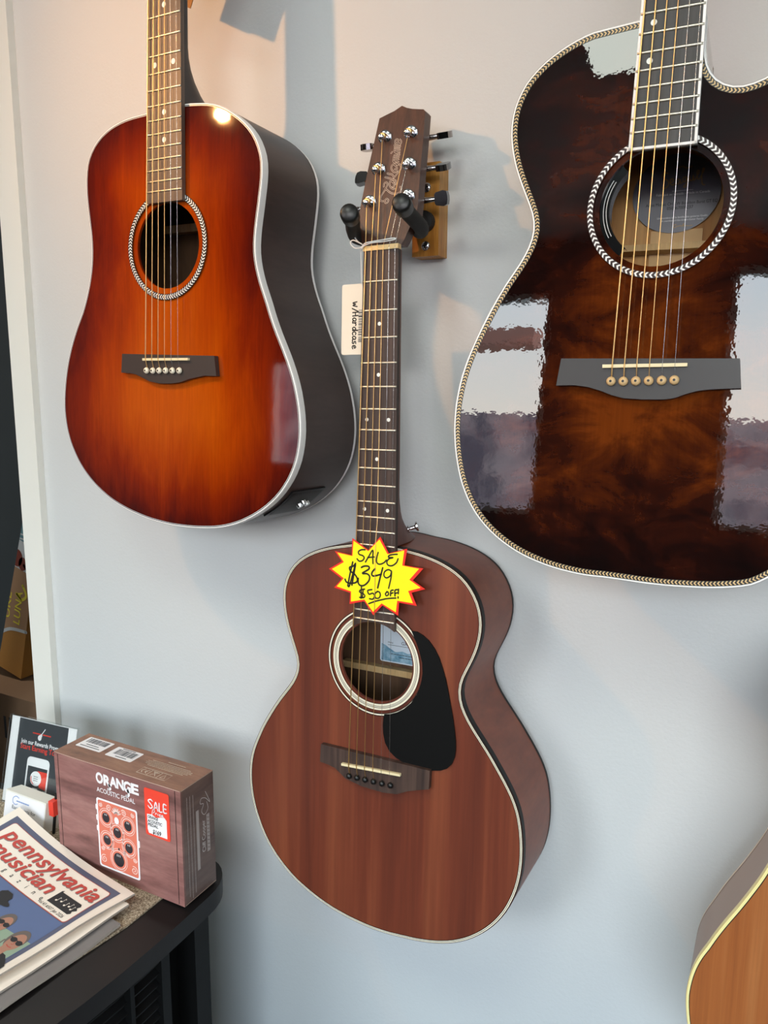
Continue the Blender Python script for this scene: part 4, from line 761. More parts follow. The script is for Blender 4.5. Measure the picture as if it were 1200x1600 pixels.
bm = bmesh.new(); prism(bm, cab_path(0.03), -1.45, -1.40); link('plinth', bm, M_LOUV, cab)
xs_ = lambda y, ins=0.014: -0.6035 - ins - 0.42 * (y - 0.60) ** 2 * (1 if y < 0.60 else 0.5)
def post(name, y0, y1, z0, z1, ins=0.012, dp=0.03, m=M_LOUV):
    bm = bmesh.new(); P = [(xs_(y0, ins), y0), (xs_((y0 + y1) / 2, ins), (y0 + y1) / 2), (xs_(y1, ins), y1), (xs_(y1, ins) - dp, y1), (xs_(y0, ins) - dp, y0)]
    prism(bm, P, z0, z1); bevel(bm, 0.0015, 2, 50); link(name, bm, m, cab)
post('louvre_stile', 0.612, 0.626, -1.40, ZT - 0.0255); post('corner_post', 0.672, 0.700, -1.40, ZT - 0.0255, 0.012)
post('louvre_mullion', 0.561, 0.567, -1.40, ZT - 0.0255, 0.010, 0.01); post('louvre_mullion', 0.455, 0.461, -1.40, ZT - 0.0255, 0.010, 0.01); post('louvre_stile', 0.345, 0.359, -1.40, ZT - 0.0255)
for k in range(46):
    z = ZT - 0.040 - k * 0.0145; bm = bmesh.new(); rows = []
    for j in range(9):
        y = 0.356 + (0.615 - 0.356) * j / 8; x = xs_(y, 0.016)
        rows.append([bm.verts.new(W3(x + dx, y, z + dz)) for dx, dz in ((0, -0.0055), (0.0006, -0.003), (-0.014, 0.0065), (-0.0146, 0.004))])
    for a, b in zip(rows[:-1], rows[1:]):
        for i in range(4): bm.faces.new((a[i], a[(i + 1) % 4], b[(i + 1) % 4], b[i]))
    bm.faces.new(rows[0]); bm.faces.new(rows[-1])
    link('louvre_slat', bm, M_LOUV, cab)
# carpet mat on the cabinet
M_MAT = mat('speckled_carpet', '#a8977c', 1.0); _q = N(M_MAT)
_v = _q.noise(_q.mapping((1, 1, 1)), 420, 3, 0.7); _q.color(_q.ramp(_v, [(0.32, '#5d4c3c'), (0.5, '#a39077'), (0.68, '#d8c9ae')])); _q.bump(_v, 0.9, 0.003)
bm = bmesh.new(); prism(bm, [(-0.6530, 0.735), (-0.6545, 0.60), (-0.70, 0.30), (-0.72, 0.14), (-1.13, 0.14), (-1.13, 0.735)], ZT, ZT + 0.0022); bevel(bm, 0.0008, 2)
mt = link('carpet_mat', bm, M_MAT); tag(mt, 'speckled brown carpet mat lying on the black cabinet top', 'mat')

# ------------------------------------------------------------------ pedal carton
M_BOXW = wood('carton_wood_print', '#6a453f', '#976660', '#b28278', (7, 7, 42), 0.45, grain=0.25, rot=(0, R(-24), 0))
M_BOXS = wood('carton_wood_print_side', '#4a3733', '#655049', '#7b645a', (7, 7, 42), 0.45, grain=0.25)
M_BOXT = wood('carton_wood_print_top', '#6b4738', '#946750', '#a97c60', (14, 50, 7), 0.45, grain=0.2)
X0, X1, Y0, Y1, Z1, Z0 = -0.8355, -0.6155, 0.656, 0.7155, -0.4915, ZT + 0.0024
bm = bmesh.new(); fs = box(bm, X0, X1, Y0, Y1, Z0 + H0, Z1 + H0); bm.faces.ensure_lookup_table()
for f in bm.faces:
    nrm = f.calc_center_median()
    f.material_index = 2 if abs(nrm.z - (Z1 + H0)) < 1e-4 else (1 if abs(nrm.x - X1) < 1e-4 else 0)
bevel(bm, 0.0012, 2, 50)
crt = link('pedal_carton', bm, [M_BOXW, M_BOXS, M_BOXT]); tag(crt, 'wood-print cardboard carton of an acoustic pedal with red sale sticker, standing on the cabinet', 'box')
M_PRW = mat('print_white', '#f3eeee', 0.5); M_SALM = mat('print_salmon', '#e2785f', 0.5); M_PALE = mat('print_pale_pink', '#f4d9cf', 0.5); M_KNOB = mat('print_knob_black', '#26252b', 0.35); M_STK = mat('sticker_red', '#f0452f', 0.45); M_FOLD = mat('worn_board_edge', '#c7ab96', 0.8); M_PGREY = mat('print_grey', '#a79b95', 0.6)
def front(l): return lambda u, v: W3(u / 1000, Y0 - l / 1000, v / 1000)
def topf(l): return lambda u, v: W3(u / 1000, v / 1000, Z1 + l / 1000)
def sidef(l): return lambda u, v: W3(X1 + l / 1000, u / 1000, v / 1000)
bm = bmesh.new()
for i, (ch, dx, sz, dz) in enumerate((('O', -758, 15.5, -513.5), ('R', -745.5, 15.5, -514), ('A', -733.5, 14.5, -512.5), ('N', -721.5, 14.5, -512.5), ('G', -709.5, 15.5, -513.5), ('E', -697, 14.5, -512.5))):
    text(bm, ch, dx + 6, dz - 2, sz * 1.28, front(0.3), 0, bold=0.045, width=13.0, flip=-1)
ribbon(bm, [(-735, -514), (-733, -519), (-737, -520.5)], 3.2, front(0.3), 0); ribbon(bm, [(-703, -512), (-701, -519), (-705, -521)], 3.4, front(0.3), 0)
text(bm, 'ACOUSTIC PEDAL', -724.5, -528.5, 9.0, front(0.3), 0, bold=0.008, width=67, flip=-1)
link('front_lettering', bm, M_PRW, crt)
bm = bmesh.new()
def q2(P): return P
for (a, b) in ((-759.5, -551), (-759.5, -566), (-759.5, -581)): poly(bm, rrect(a - 2.5, a + 3, b - 4, b + 4, 1.5), front(0.25), 0)
poly(bm, rrect(-691, -686.5, -588, -578, 1.5), front(0.25), 0)
poly(bm, rrect(-760, -688.5, -634.5, -537, 3.5), front(0.3), 0); poly(bm, rrect(-757.5, -691, -632, -539.5, 3), front(0.4), 1)
KN = ((-744, -562, 6.4), (-705.5, -563, 6.4), (-725, -578, 6.8), (-744, -593.5, 6.4), (-705.5, -594, 6.4), (-724.5, -616, 9.2))
for k, (x, z, r) in enumerate(KN):
    ribbon(bm, ell(x, z, r + 3.2, r + 3.6, 20) + [(x + r + 3.2, z)], 1.1, front(0.5), 2); ribbon(bm, ell(x, z, r + 5.6, r + 6.4, 20) + [(x + r + 5.6, z)], 0.7, front(0.5), 2)
def swirl(cx, cz, r, a0, sg, turns=1.6, wd=1.0):
    ribbon(bm, [(cx + sg * r * (1 - t * 0.85) * math.cos(a0 + turns * 6.283 * t), cz + r * (1 - t * 0.85) * math.sin(a0 + turns * 6.283 * t)) for t in [i / 16 for i in range(17)]], wd, front(0.5), 2)
for (cx, cz, r, a0, sg) in ((-751, -622, 6, 1.2, 1), (-698, -623, 6, 1.2, -1), (-738, -547, 4.5, 0.5, 1), (-712, -547, 4.5, 0.5, -1), (-753, -546, 3.2, 2, -1), (-696, -546, 3.2, 2, 1), (-752, -607, 3.4, 3, 1), (-696, -608, 3.4, 3, -1), (-735, -604, 2.5, 1, -1), (-714, -604, 2.5, 1, 1)): swirl(cx, cz, r, a0, sg)
for a in range(7):
    t = R(20 + a * 23.3); ribbon(bm, [(-725 + 3 * math.cos(t), -553 + 3 * math.sin(t)), (-725 + 8 * math.cos(t), -552.5 + 9 * math.sin(t))], 1.8, front(0.5), 2, False)
ribbon(bm, [(-737, -570), (-733, -584), (-737, -600), (-746, -606)], 1.0, front(0.5), 2); ribbon(bm, [(-713, -571), (-716, -584), (-712, -602), (-702, -607)], 1.0, front(0.5), 2)
poly(bm, ell(-725, -561, 4, 5), front(0.6), 0)
for (x, z, r) in KN:
    poly(bm, ell(x, z, r, r * 1.06), front(0.6), 3)
    for d in (-2, 0, 2): ribbon(bm, [(x + d * r / 7, z + r * .82), (x + d * r / 7, z + r * .5)], 0.7, front(0.7), 0, False)
poly(bm, ell(-723.5, -600.5, 1.5, 1.8, 12), front(0.6), 3)
link('pedal_picture', bm, [M_PRW, M_SALM, M_PALE, M_KNOB], crt)
bm = bmesh.new(); poly(bm, rrect(-674.5, -634, -564, -500.5, 3), front(0.6), 0); poly(bm, [(-671, -535.5), (-663, -534.5), (-656, -537), (-648, -534.5), (-642, -533.5), (-639, -537), (-639, -561), (-669, -561), (-671, -556)], front(0.75), 1)
for s_ in ([(-661, -516), (-664, -514.5), (-668, -517), (-664, -520.5), (-661.5, -524), (-665, -526.5), (-668.5, -524)], [(-659, -527), (-655.5, -516), (-652.5, -527)], [(-658, -523.5), (-653.5, -523.5)], [(-650, -516), (-650, -526.5), (-645.5, -526.5)], [(-638.5, -515.5), (-643, -515.5), (-643, -526), (-638.5, -526)], [(-643, -521), (-639, -521)]): ribbon(bm, s_, 1.7, front(0.8), 1)
for s_ in ([(-663, -536), (-661, -527.5), (-658, -528.5), (-660, -531.5)], [(-657, -533), (-656, -530.5), (-654.5, -531.5)], [(-653, -533), (-652.5, -531)], [(-648, -531.5), (-650, -531), (-650.5, -533), (-648, -533.2)], [(-647, -532.2), (-644.5, -531.5), (-646, -530.8), (-647, -533), (-643.5, -533)]): ribbon(bm, s_, 1.0, front(0.8), 1)
for body, x, z, wd in (('ORANGE', -661.5, -540.5, 17), ('ACOUSTIC', -658.5, -546, 24), ('PEDAL', -662, -551, 17), ('$169', -656, -560, 14)):
    text(bm, body, x, z, 5.5 if body[0] != '$' else 8, front(0.85), 2, bold=0.03, shear=0.15, width=wd, flip=-1)
link('sale_sticker', bm, [M_STK, M_PRW, M_PEN], crt)
bm = bmesh.new()
for (xa, ya, xb, yb) in ((-824, 681, -778, 708.5), (-768, 680, -722, 705.5)): poly(bm, rrect(xa, xb, ya, yb, 2), topf(0.3), 0)
for x0_, yl, yh in ((-819, 695, 706), (-761, 688, 701)):
    x = x0_
    while x < x0_ + 35:
        b = random.choice((0.6, 0.9, 1.5, 2.0)); poly(bm, [(x, yl), (x + b, yl), (x + b, yh), (x, yh)], topf(0.4), 1); x += b + random.choice((0.6, 0.9, 1.3))
for y, a, b in ((690.5, -812, -792), (686, -819, -784), (703.3, -757, -735), (684, -752, -735)):
    x = a
    while x < b: ribbon(bm, [(x, y), (x + 2.4, y)], 1.4, topf(0.4), 1, False); x += 3.2
for y, a, b in ((704, -678, -650), (699, -700, -640), (696, -705, -634), (693, -706, -632), (690, -704, -634), (687, -698, -640)):
    x = a
    while x < b:
        l = random.choice((2, 3, 5)); ribbon(bm, [(x, y), (x + l, y)], 1.1, topf(0.3), 2, False); x += l + 1.2
for P_ in ([(-697, 666), (-650, 666), (-650, 680), (-697, 680), (-697, 666)], [(-681, 666), (-681, 680)], [(-665, 666), (-665, 680)]): ribbon(bm, P_, 0.8, topf(0.3), 2, False)
ribbon(bm, [(-691, 677), (-694, 673), (-691, 669)], 1.0, topf(0.3), 2); ribbon(bm, [(-684, 677), (-688, 673), (-684, 669)], 1.0, topf(0.3), 2); ribbon(bm, [(-688, 673), (-685, 673)], 0.9, topf(0.3), 2)
ribbon(bm, [(-677, 669), (-669, 678)], 0.9, topf(0.3), 2, False); ribbon(bm, [(-669, 669), (-677, 678)], 0.9, topf(0.3), 2, False); ribbon(bm, [(-677, 677), (-669, 677)], 1.6, topf(0.3), 2, False)
ribbon(bm, [(-661, 669), (-654, 669), (-657.5, 677), (-661, 669)], 0.9, topf(0.3), 2, False)
link('top_print', bm, [M_PRW, M_INK, mat('print_cream', '#d9c8b4', 0.6)], crt)
bm = bmesh.new()
for y, a, b in ((666, -505, -639), (671.5, -506, -638), (677, -507, -638)):
    z = a
    while z > b:
        l = random.choice((2.2, 3.4, 5.5)); ribbon(bm, [(y, z), (y, z - l)], 1.1, sidef(0.3), 0, False); z -= l + 1.1
poly(bm, [(681.5, -531), (686.5, -531), (686.5, -612), (681.5, -612)], sidef(0.3), 0); poly(bm, [(700.5, -545), (706, -545), (706, -596.5), (700.5, -596.5)], sidef(0.3), 0)
def vert(l): return lambda u, v: W3(X1 + l / 1000, v / 1000, u / 1000)
text(bm, 'Cliff Cooper', -571.5, 697.5, 9.0, vert(0.3), 1, width=43, flip=1)
ribbon(bm, [(700, -513), (708, -531), (700, -522), (692, -519), (690, -525), (696, -528), (692, -536), (697, -543), (704, -538), (702, -528)], 0.7, sidef(0.3), 1)
for k in range(9): ribbon(bm, [(701.5, -549 - k * 5.2), (705, -550.5 - k * 5.2)], 0.8, sidef(0.4), 2, False)
link('side_print', bm, [M_PGREY, mat('print_light_grey', '#cbc3be', 0.6), M_BOXS], crt)
bm = bmesh.new(); ribbon(bm, [(X0 * 1000 + 1, Z1 * 1000 - .6), (-790, Z1 * 1000 - 1.0), (-740, Z1 * 1000 - .5), (-690, Z1 * 1000 - .9), (X1 * 1000 - 1, Z1 * 1000 - .5)], 0.8, front(0.15), 0)
ribbon(bm, [(656.8, Z1 * 1000 - .5), (715, Z1 * 1000 - .5)], 0.8, sidef(0.15), 0, False); ribbon(bm, [(657, Z0 * 1000 + 1), (715, Z0 * 1000 + 1)], 0.7, sidef(0.15), 0, False)
ribbon(bm, [(657.5, Z1 * 1000 - 2), (657.5, Z0 * 1000 + 2)], 1.0, sidef(0.15), 1, False); ribbon(bm, [(X1 * 1000 - 9, Z1 * 1000 - 2), (X1 * 1000 - 9, Z0 * 1000 + 2)], 0.9, front(0.15), 2, False); ribbon(bm, [(X0 * 1000 + 7, Z1 * 1000 - 3), (X0 * 1000 + 7, Z0 * 1000 + 2)], 0.9, front(0.15), 2, False)
link('worn_edges', bm, [M_FOLD, M_BOXW, M_LOUV], crt)

# ------------------------------------------------------------------ rewards sign in an acrylic stand, with cards in its pocket
TLs, TRs = Vector((-1.037, 0.745, -0.519 + H0)), Vector((-0.9075, 0.756, -0.519 + H0)); ex = (TRs - TLs).normalized(); dn = Vector((0.0027, -0.032, -0.128)); dn = (dn - ex * dn.dot(ex)).normalized(); nz = ex.cross(dn).normalized()
if nz.y > 0: nz = -nz
def sg(l): return lambda u, v: TLs + ex * (u / 1000) + dn * (v / 1000) + nz * (l / 1000)
M_ACR = bpy.data.materials.new('clear_acrylic'); M_ACR.use_nodes = True; _t = M_ACR.node_tree; _t.nodes.clear()
_o = _t.nodes.new('ShaderNodeOutputMaterial'); _m = _t.nodes.new('ShaderNodeMixShader'); _tr = _t.nodes.new('ShaderNodeBsdfTransparent'); _gl = _t.nodes.new('ShaderNodeBsdfGlossy'); _fr = _t.nodes.new('ShaderNodeFresnel')
_tr.inputs[0].default_value = (0.97, 0.985, 0.98, 1); _gl.inputs['Roughness'].default_value = 0.03; _fr.inputs[0].default_value = 1.3
_t.links.new(_fr.outputs[0], _m.inputs[0]); _t.links.new(_tr.outputs[0], _m.inputs[1]); _t.links.new(_gl.outputs[0], _m.inputs[2]); _t.links.new(_m.outputs[0], _o.inputs[0])
M_SLATE = mat('print_slate', '#3a3c40', 0.45); M_PRED = mat('print_red', '#e8402f', 0.5)
st = thing('rewards_sign', 'dark grey rewards sign in a clear slanted acrylic stand, left of the wood-print carton', 'sign', Matrix.Translation(TLs + dn * 0.131))
def child_of(o, p):
    o.parent = p; o.matrix_parent_inverse = p.matrix_world.inverted() if p.type == 'EMPTY' else Matrix.Identity(4); return o
bpy.context.view_layer.update()
bm = bmesh.new(); poly(bm, [(0, 0), (130, 0), (130, 130), (0, 130)], sg(0), 0); poly(bm, [(0, 0), (130, 0), (130, 130), (0, 130)], sg(-0.4), 0); poly(bm, [(16, 1), (114, 1), (114, 126), (16, 126)], sg(0.15), 1)
text(bm, 'Join our Rewards Program', 66, 37.5, 9, sg(0.3), 0, bold=0.02, width=84); text(bm, 'Start Earning Today!', 67, 46, 11, sg(0.3), 2, bold=0.012, width=86)
poly(bm, ell(60, 25, 3.6, 4.2), sg(0.3), 0); poly(bm, ell(62, 21.5, 2.4, 2.6), sg(0.3), 0); ribbon(bm, [(62, 21), (69, 11)], 1.2, sg(0.3), 0, False)
for k in range(9):
    if k not in (4,): ribbon(bm, [(46 + k * 4, 19.5), (49 + k * 4, 19.5)], 1.8, sg(0.3), 2, False)
poly(bm, rrect(41, 86, 55, 140, 7) if False else rrect(41, 86, 55, 128, 7), sg(0.3), 0); poly(bm, [(44, 69), (83, 69), (83, 128), (44, 128)], sg(0.4), 1)
poly(bm, [(64, 74), (83, 74), (83, 100), (70, 98)], sg(0.45), 2); poly(bm, ell(62, 86, 11, 11), sg(0.5), 0); ribbon(bm, [(53, 84), (53.5, 90), (58, 94.5)], 1.4, sg(0.6), 2)
for k in range(3): ribbon(bm, [(58, 83 + k * 3), (66, 83 + k * 3)], 0.8, sg(0.6), 1, False)
for k in range(5): ribbon(bm, [(58, 101 + k * 5), (67, 101 + k * 5)], 1.8, sg(0.5), 0, False)
ribbon(bm, [(44, 104), (52, 103), (56, 112)], 0.8, sg(0.5), 0); ribbon(bm, [(83, 102), (74, 104), (70, 112)], 0.8, sg(0.5), 0)
child_of(link('printed_insert', bm, [M_PRW, M_SLATE, M_PRED]), st)
bm = bmesh.new()
def plate(u0, u1, v0, v1, l0, l1):
    c = [bm.verts.new(sg(l)(u, v)) for u in (u0, u1) for v in (v0, v1) for l in (l0, l1)]
    for f in ((0, 1, 3, 2), (4, 6, 7, 5), (0, 4, 5, 1), (2, 3, 7, 6), (0, 2, 6, 4), (1, 5, 7, 3)): bm.faces.new([c[i] for i in f])
plate(-2, 132, -2, 131, 1.2, 3.2); plate(-2, 132, -2, 131, -3.0, -1.0)
child_of(link('acrylic_stand', bm, M_ACR), st)
cs = bmesh.new(); TT = Matrix.Translation((-0.942, 0.678, ZT + 0.0024 + H0)) @ Matrix.Rotation(R(-12), 4, 'X')
box(cs, -0.043, 0.043, 0.0, 0.026, 0.002, 0.046, 0, TT); bevel(cs, 0.004, 3, 50)
cards = link('business_cards', cs, mat('card_stack_cream', '#ece6da', 0.6)); tag(cards, 'stack of white business cards in front of the rewards sign', 'business cards')
bm = bmesh.new(); poly(bm, rrect(-42, 42, 3.5, 44.5, 5), lambda u, v: TT @ Vector((u / 1000, -0.0006, v / 1000)), 0)
cf = lambda l: (lambda u, v: TT @ Vector((u / 1000, -l / 1000, v / 1000)))
ribbon(bm, [(-13, 40), (-19, 41.5), (-25, 38), (-25, 32), (-20, 29.5), (-15, 31)], 1.2, cf(0.9), 1)
for k in range(6): ribbon(bm, [(-17 + k * 4.5, 35), (-14 + k * 4.5, 35)], 1.8, cf(0.9), 1, False)
text(bm, 'Earn Points for', -1, 22.5, 7.5, cf(0.9), 2, width=50, flip=-1); text(bm, 'Purchases', -3, 13.5, 7.5, cf(0.9), 2, width=33, flip=-1)
link('front_card', bm, [M_PRW, mat('logo_pale_blue', '#8fa6d4', 0.6), M_INK], cards)
pr = thing('marker_pen', 'black pen with a red clip standing between the cards and the carton', 'pen', Matrix.Translation(W3(-0.891, 0.690, ZT + 0.0024)))
bm = bmesh.new(); tube(bm, [(0, 0, 0), (0.004, 0.006, 0.06)], 0.0022, 10); link('pen_barrel', bm, M_BLACK, pr, smooth=True, angle=50)
bm = bmesh.new(); box(bm, -0.001, 0.0085, -0.0045, 0.0075, 0.030, 0.052); bevel(bm, 0.001, 2); link('red_clip', bm, M_PRED, pr)

# ------------------------------------------------------------------ newspapers
M_NEWS = mat('newsprint', '#f3e5d5', 0.8); M_NEDGE = mat('newsprint_edge', '#a89c91', 0.9); M_NFRAME = mat('print_blue_grey', '#5c5f74', 0.75); M_NLINE = mat('print_brick', '#b5564a', 0.75); M_NRED = mat('print_title_red', '#c4483f', 0.75); M_NSH = mat('print_title_shadow', '#8d8078', 0.8)
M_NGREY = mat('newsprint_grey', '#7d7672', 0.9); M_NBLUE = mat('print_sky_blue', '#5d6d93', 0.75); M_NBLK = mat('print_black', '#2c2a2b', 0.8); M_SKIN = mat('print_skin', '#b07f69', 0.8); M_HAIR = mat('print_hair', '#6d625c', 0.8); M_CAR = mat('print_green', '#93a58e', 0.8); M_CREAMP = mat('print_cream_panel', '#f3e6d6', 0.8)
def sheet(A, e, hfun, base):
    e = Vector(e).normalized(); f = Vector((e.y, -e.x))
    if f.y > 0: f = -f
    def P(l):
        def g(s, t): return W3(A[0] + e.x * s / 1000 + f.x * t / 1000, A[1] + e.y * s / 1000 + f.y * t / 1000, ZT + base + hfun(s, t) + l / 1000)
        return g
    return P
def paper(name, label, P, W_, H_, thick, group='newspapers stacked on the cabinet', m=None):
    bm = bmesh.new(); ns_, nt_ = 22, 26; top = [[bm.verts.new(P(0)(W_ * i / ns_, H_ * j / nt_)) for j in range(nt_ + 1)] for i in range(ns_ + 1)]
    bot = [[bm.verts.new(P(-thick)(W_ * i / ns_, H_ * j / nt_)) for j in range(nt_ + 1)] for i in range(ns_ + 1)]
    for i in range(ns_):
        for j in range(nt_):
            bm.faces.new((top[i][j], top[i + 1][j], top[i + 1][j + 1], top[i][j + 1])); bm.faces.new((bot[i][j], bot[i][j + 1], bot[i + 1][j + 1], bot[i + 1][j]))
    rim = [(i, 0) for i in range(ns_)] + [(ns_, j) for j in range(nt_)] + [(i, nt_) for i in range(ns_, 0, -1)] + [(0, j) for j in range(nt_, 0, -1)]
    for k, (i, j) in enumerate(rim):
        a, b = rim[k], rim[(k + 1) % len(rim)]; f = bm.faces.new((top[a[0]][a[1]], top[b[0]][b[1]], bot[b[0]][b[1]], bot[a[0]][a[1]])); f.material_index = 1
    o = link(name, bm, list(m) if m else [M_NEWS, M_NEDGE], None, smooth=True, angle=40); return tag(o, label, 'newspaper', group)
ss = lambda x: max(0.0, min(1.0, x))
h_top = lambda s, t: 0.024 * (1 - ss(s / 200)) ** 2 * (1 - ss(t / 260)) ** 1.6 + 0.0045 * ss((s - 235) / 35) ** 2 * ss((t - 20) / 60) * (1 - ss((t - 150) / 200)) + 0.0012 * math.sin(t / 27.0) * ss((s - 150) / 100)
h_mid = lambda s, t: 0.012 * (1 - ss(s / 200)) ** 2 * (1 - ss(t / 260)) ** 1.6 + 0.0012 * math.sin(t / 30.0 + 1.0) * ss((s - 150) / 100)
h_low = lambda s, t: 0.0014 * math.sin(t / 24.0 + 2.0) * ss((s - 150) / 100)
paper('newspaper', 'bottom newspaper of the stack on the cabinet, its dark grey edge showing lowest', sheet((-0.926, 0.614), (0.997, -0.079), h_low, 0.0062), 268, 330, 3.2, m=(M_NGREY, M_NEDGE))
paper('newspaper', 'middle newspaper of the stack, showing only a pale strip along the right edge', sheet((-0.9376, 0.646), (0.995, -0.102), h_mid, 0.0112), 268, 335, 2.6)
PN = sheet((-0.936, 0.672), (0.2635, -0.040), h_top, 0.0165)
nt_ = paper('newspaper', 'top newspaper of the stack, with red title and a cover photo of three people', PN, 264, 340, 2.4)
def ncut(o): return o
bm = bmesh.new()
frame = [(13, 11), (251, 11), (251, 340), (13, 340)]
poly(bm, frame, PN(0.25), 0, 5); poly(bm, rrect(22, 244, 18.5, 84, 5), PN(0.5), 1, 5); poly(bm, rrect(23, 243, 19.5, 83, 4.5), PN(0.75), 2, 5)
poly(bm, [(22, 84.5), (244, 84.5), (244, 335), (22, 335)], PN(0.5), 3, 5)
link('cover_panels', bm, [M_NFRAME, M_NLINE, M_CREAMP, M_NBLUE], nt_)
bm = bmesh.new()
for dx, dy, mi, l in ((1.3, 1.0, 1, 0.95), (0, 0, 0, 1.15)):
    text(bm, 'pennsylvania', 135 + dx, 44 + dy, 30, PN(l), mi, bold=0.017, shear=0.18, width=208); text(bm, 'musician', 106 + dx, 67 + dy, 29, PN(l), mi, bold=0.017, shear=0.18, width=146)
link('title_lettering', bm, [M_NRED, M_NSH], nt_)
bm = bmesh.new()
for i, ch in enumerate('magazine'): text(bm, ch, 62 + i * 17, 77.5, 10, PN(1.0), 0, bold=0.005)
text(bm, 'Vol.43 #507 Jan 2026', 207, 80.5, 6.5, PN(1.0), 0, shear=0.15, width=52)
poly(bm, [(190, 52), (193, 50), (193, 53), (233, 53), (236, 56), (234, 60), (238, 63), (234, 67), (236, 70), (233, 73), (190, 73)], PN(1.0), 0, 1)
for x, y in ((199, 66), (207, 64), (216, 66), (223, 64), (229, 66)):
    poly(bm, ell(x, y, 1.7, 1.3, 10), PN(1.15), 1); ribbon(bm, [(x + 1.5, y), (x + 1.5, y - 6.5), (x + 3.2, y - 5)], 0.6, PN(1.15), 1, False)
link('masthead_print', bm, [M_NBLK, M_CREAMP], nt_)
bm = bmesh.new()
def person(cx, cy, k, hat, body):
    poly(bm, [(cx - 26 * k, cy + 90 * k), (cx - 25 * k, cy + 24 * k), (cx - 8 * k, cy + 15 * k), (cx + 10 * k, cy + 15 * k), (cx + 28 * k, cy + 26 * k), (cx + 34 * k, cy + 90 * k)], PN(0.75), 0, 2)
    poly(bm, [(cx - 5 * k, cy + 20 * k), (cx - 5 * k, cy + 6 * k), (cx + 6 * k, cy + 6 * k), (cx + 6 * k, cy + 20 * k)], PN(0.9), 1, 1)
    poly(bm, ell(cx - 1 * k, cy - 4 * k, 12.5 * k, 15 * k), PN(0.85), 2, 1); poly(bm, ell(cx + 1 * k, cy, 10 * k, 13.5 * k), PN(1.0), 1, 1)
    for d in (-5, 5.5): poly(bm, ell(cx + (d + 1) * k, cy - 2 * k, 4.8 * k, 3.4 * k, 14), PN(1.15), 0)
    ribbon(bm, [(cx - 10 * k, cy - 3 * k), (cx + 11 * k, cy - 3 * k)], 1.2 * k, PN(1.15), 0, False)
    ribbon(bm, [(cx - 3 * k, cy + 7 * k), (cx + 1 * k, cy + 7.8 * k), (cx + 5 * k, cy + 7 * k)], 1.3 * k, PN(1.15), 4); ribbon(bm, [(cx + 1 * k, cy - 1 * k), (cx + 2.5 * k, cy + 3 * k), (cx, cy + 3.6 * k)], 0.8 * k, PN(1.15), 4)
    if hat:
        poly(bm, ell(cx, cy - 11 * k, 22 * k, 5 * k), PN(1.15), 0, 1); poly(bm, [(cx - 12 * k, cy - 11 * k), (cx - 12 * k, cy - 21 * k), (cx - 6 * k, cy - 26 * k), (cx + 5 * k, cy - 26 * k), (cx + 12 * k, cy - 21 * k), (cx + 12 * k, cy - 11 * k)], PN(1.2), 0, 1)
poly(bm, [(150, 165), (165, 140), (195, 128), (243, 124), (243, 230), (150, 230)], PN(0.62), 3, 2)
for k in range(5): ribbon(bm, [(168 + k * 15, 138), (172 + k * 15, 165)], 2.0, PN(0.7), 2, False)
person(142, 118, 1.0, True, 0); person(186, 127, 0.95, False, 0); person(226, 134, 1.02, False, 0)
link('cover_photo_print', bm, [M_NBLK, M_SKIN, M_HAIR, M_CAR, M_NLINE], nt_)

# ------------------------------------------------------------------ stock seen through the doorway at the left
M_SLAB = mat('dark_grey_case', '#2b3032', 0.6)
bm = bmesh.new(); cc = []
for z in (-1.45, 0.62):
    ex_, ey_ = -1.45 + 0.35 * (z + 0.31), 1.10
    cc.append([bm.verts.new(W3(ex_ + a * -0.6 + b * -0.8, ey_ + a * -0.8 + b * 0.6, z)) for a, b in ((0, 0), (0.27, 0), (0.27, 0.09), (0, 0.09))])
bm.faces.new(cc[0]); bm.faces.new(cc[1])
for i in range(4): bm.faces.new((cc[0][i], cc[0][(i + 1) % 4], cc[1][(i + 1) % 4], cc[1][i]))
bevel(bm, 0.010, 3)
sl = link('gig_case', bm, M_SLAB, smooth=True, angle=40); tag(sl, 'tall dark grey case leaning in the doorway beyond the white trim', 'instrument case')
M_KRAFT = mat('kraft_carton', '#9a7650', 0.8); M_KDARK = mat('dark_carton_brown', '#7d6047', 0.8); M_SEA = mat('print_sea', '#5f8a94', 0.6); M_FOAMW = mat('print_foam', '#c9ccce', 0.6); M_SAND = mat('print_sand', '#a57f5e', 0.6); M_ORG = mat('print_orange_brown', '#b07a38', 0.6); M_LUNA = mat('print_yellow', '#e3d23c', 0.5); M_UKE = mat('print_red_brown', '#7a3526', 0.5)
TU = Matrix.Translation(W3(-1.765, 1.30, -0.795)) @ Matrix.Rotation(R(14.5), 4, 'Y')
bm = bmesh.new(); box(bm, -0.20, 0.0, 0.0, 0.12, 0.0, 0.60, 0, TU); bevel(bm, 0.002, 2)
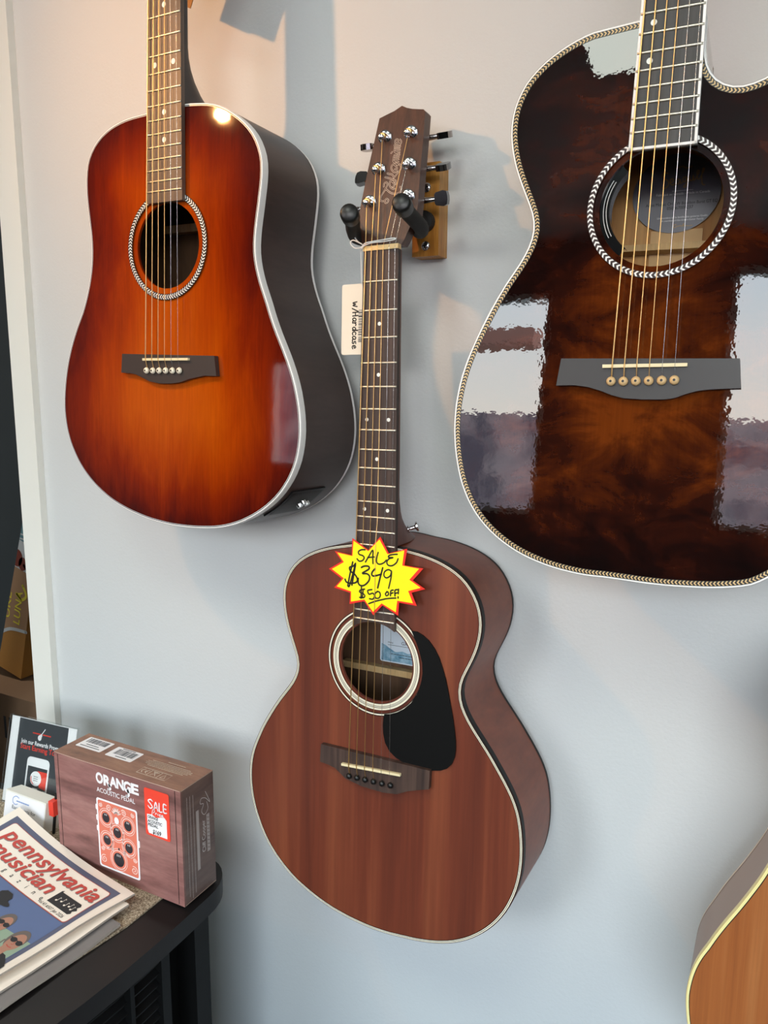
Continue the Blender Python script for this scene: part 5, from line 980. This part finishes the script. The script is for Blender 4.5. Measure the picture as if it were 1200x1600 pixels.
uk = link('ukulele_carton', bm, M_ORG); tag(uk, 'printed ukulele carton with yellow lettering beyond the doorway', 'box')
bm = bmesh.new(); uf = lambda l: (lambda u, v: TU @ Vector((u / 1000, -l / 1000, v / 1000)))
poly(bm, [(-200, 90), (-120, 105), (0, 140), (0, 310), (-200, 310)], uf(0.3), 2); poly(bm, [(-200, 310), (0, 300), (0, 400), (-200, 385)], uf(0.4), 1); poly(bm, [(-200, 370), (-100, 385), (0, 375), (0, 598), (-200, 598)], uf(0.5), 0)
ribbon(bm, [(-200, 90), (-150, 100), (-110, 92), (-60, 125), (0, 140)], 9, uf(0.6), 1)
for z in (388, 400): ribbon(bm, [(-200, z), (-140, z + 8), (-80, z - 4), (0, z + 6)], 4, uf(0.7), 1)
poly(bm, ell(-62, 330, 20, 24), uf(0.8), 4); poly(bm, ell(-40, 320, 15, 18), uf(0.8), 4); ribbon(bm, [(-35, 318), (5, 296)], 8, uf(0.8), 4, False)
uv = lambda l: (lambda u, v: TU @ Vector((v / 1000, -l / 1000, u / 1000)))
text(bm, 'LUNA', 195, -28, 34, uv(0.9), 3, bold=0.01, width=95); text(bm, 'UKE', 190, -68, 30, uv(0.9), 3, bold=0.01, width=75)
ribbon(bm, [(-30, 262), (-14, 240), (-30, 222), (-50, 232)], 8, uf(0.9), 3)
link('carton_print', bm, [M_SEA, M_FOAMW, M_SAND, M_LUNA, M_UKE], uk)
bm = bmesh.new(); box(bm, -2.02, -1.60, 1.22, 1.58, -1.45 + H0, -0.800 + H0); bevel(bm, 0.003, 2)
kc = link('shipping_carton', bm, M_KDARK); tag(kc, 'brown shipping carton under the printed ukulele carton', 'box')  # one even, darker brown
bm = bmesh.new()
for k, x in enumerate((-1.735, -1.715, -1.695, -1.675)): poly(bm, [(x, -0.92), (x + 0.009, -0.92), (x + 0.009, -0.86), (x, -0.86)], lambda u, v: W3(u, 1.2195, v), 0)
ribbon(bm, [(-1.81, -0.80), (-1.81, -1.2)], 0.045, lambda u, v: W3(u, 1.2192, v), 1, False)
link('carton_print', bm, [M_NBLK, M_KRAFT], kc)
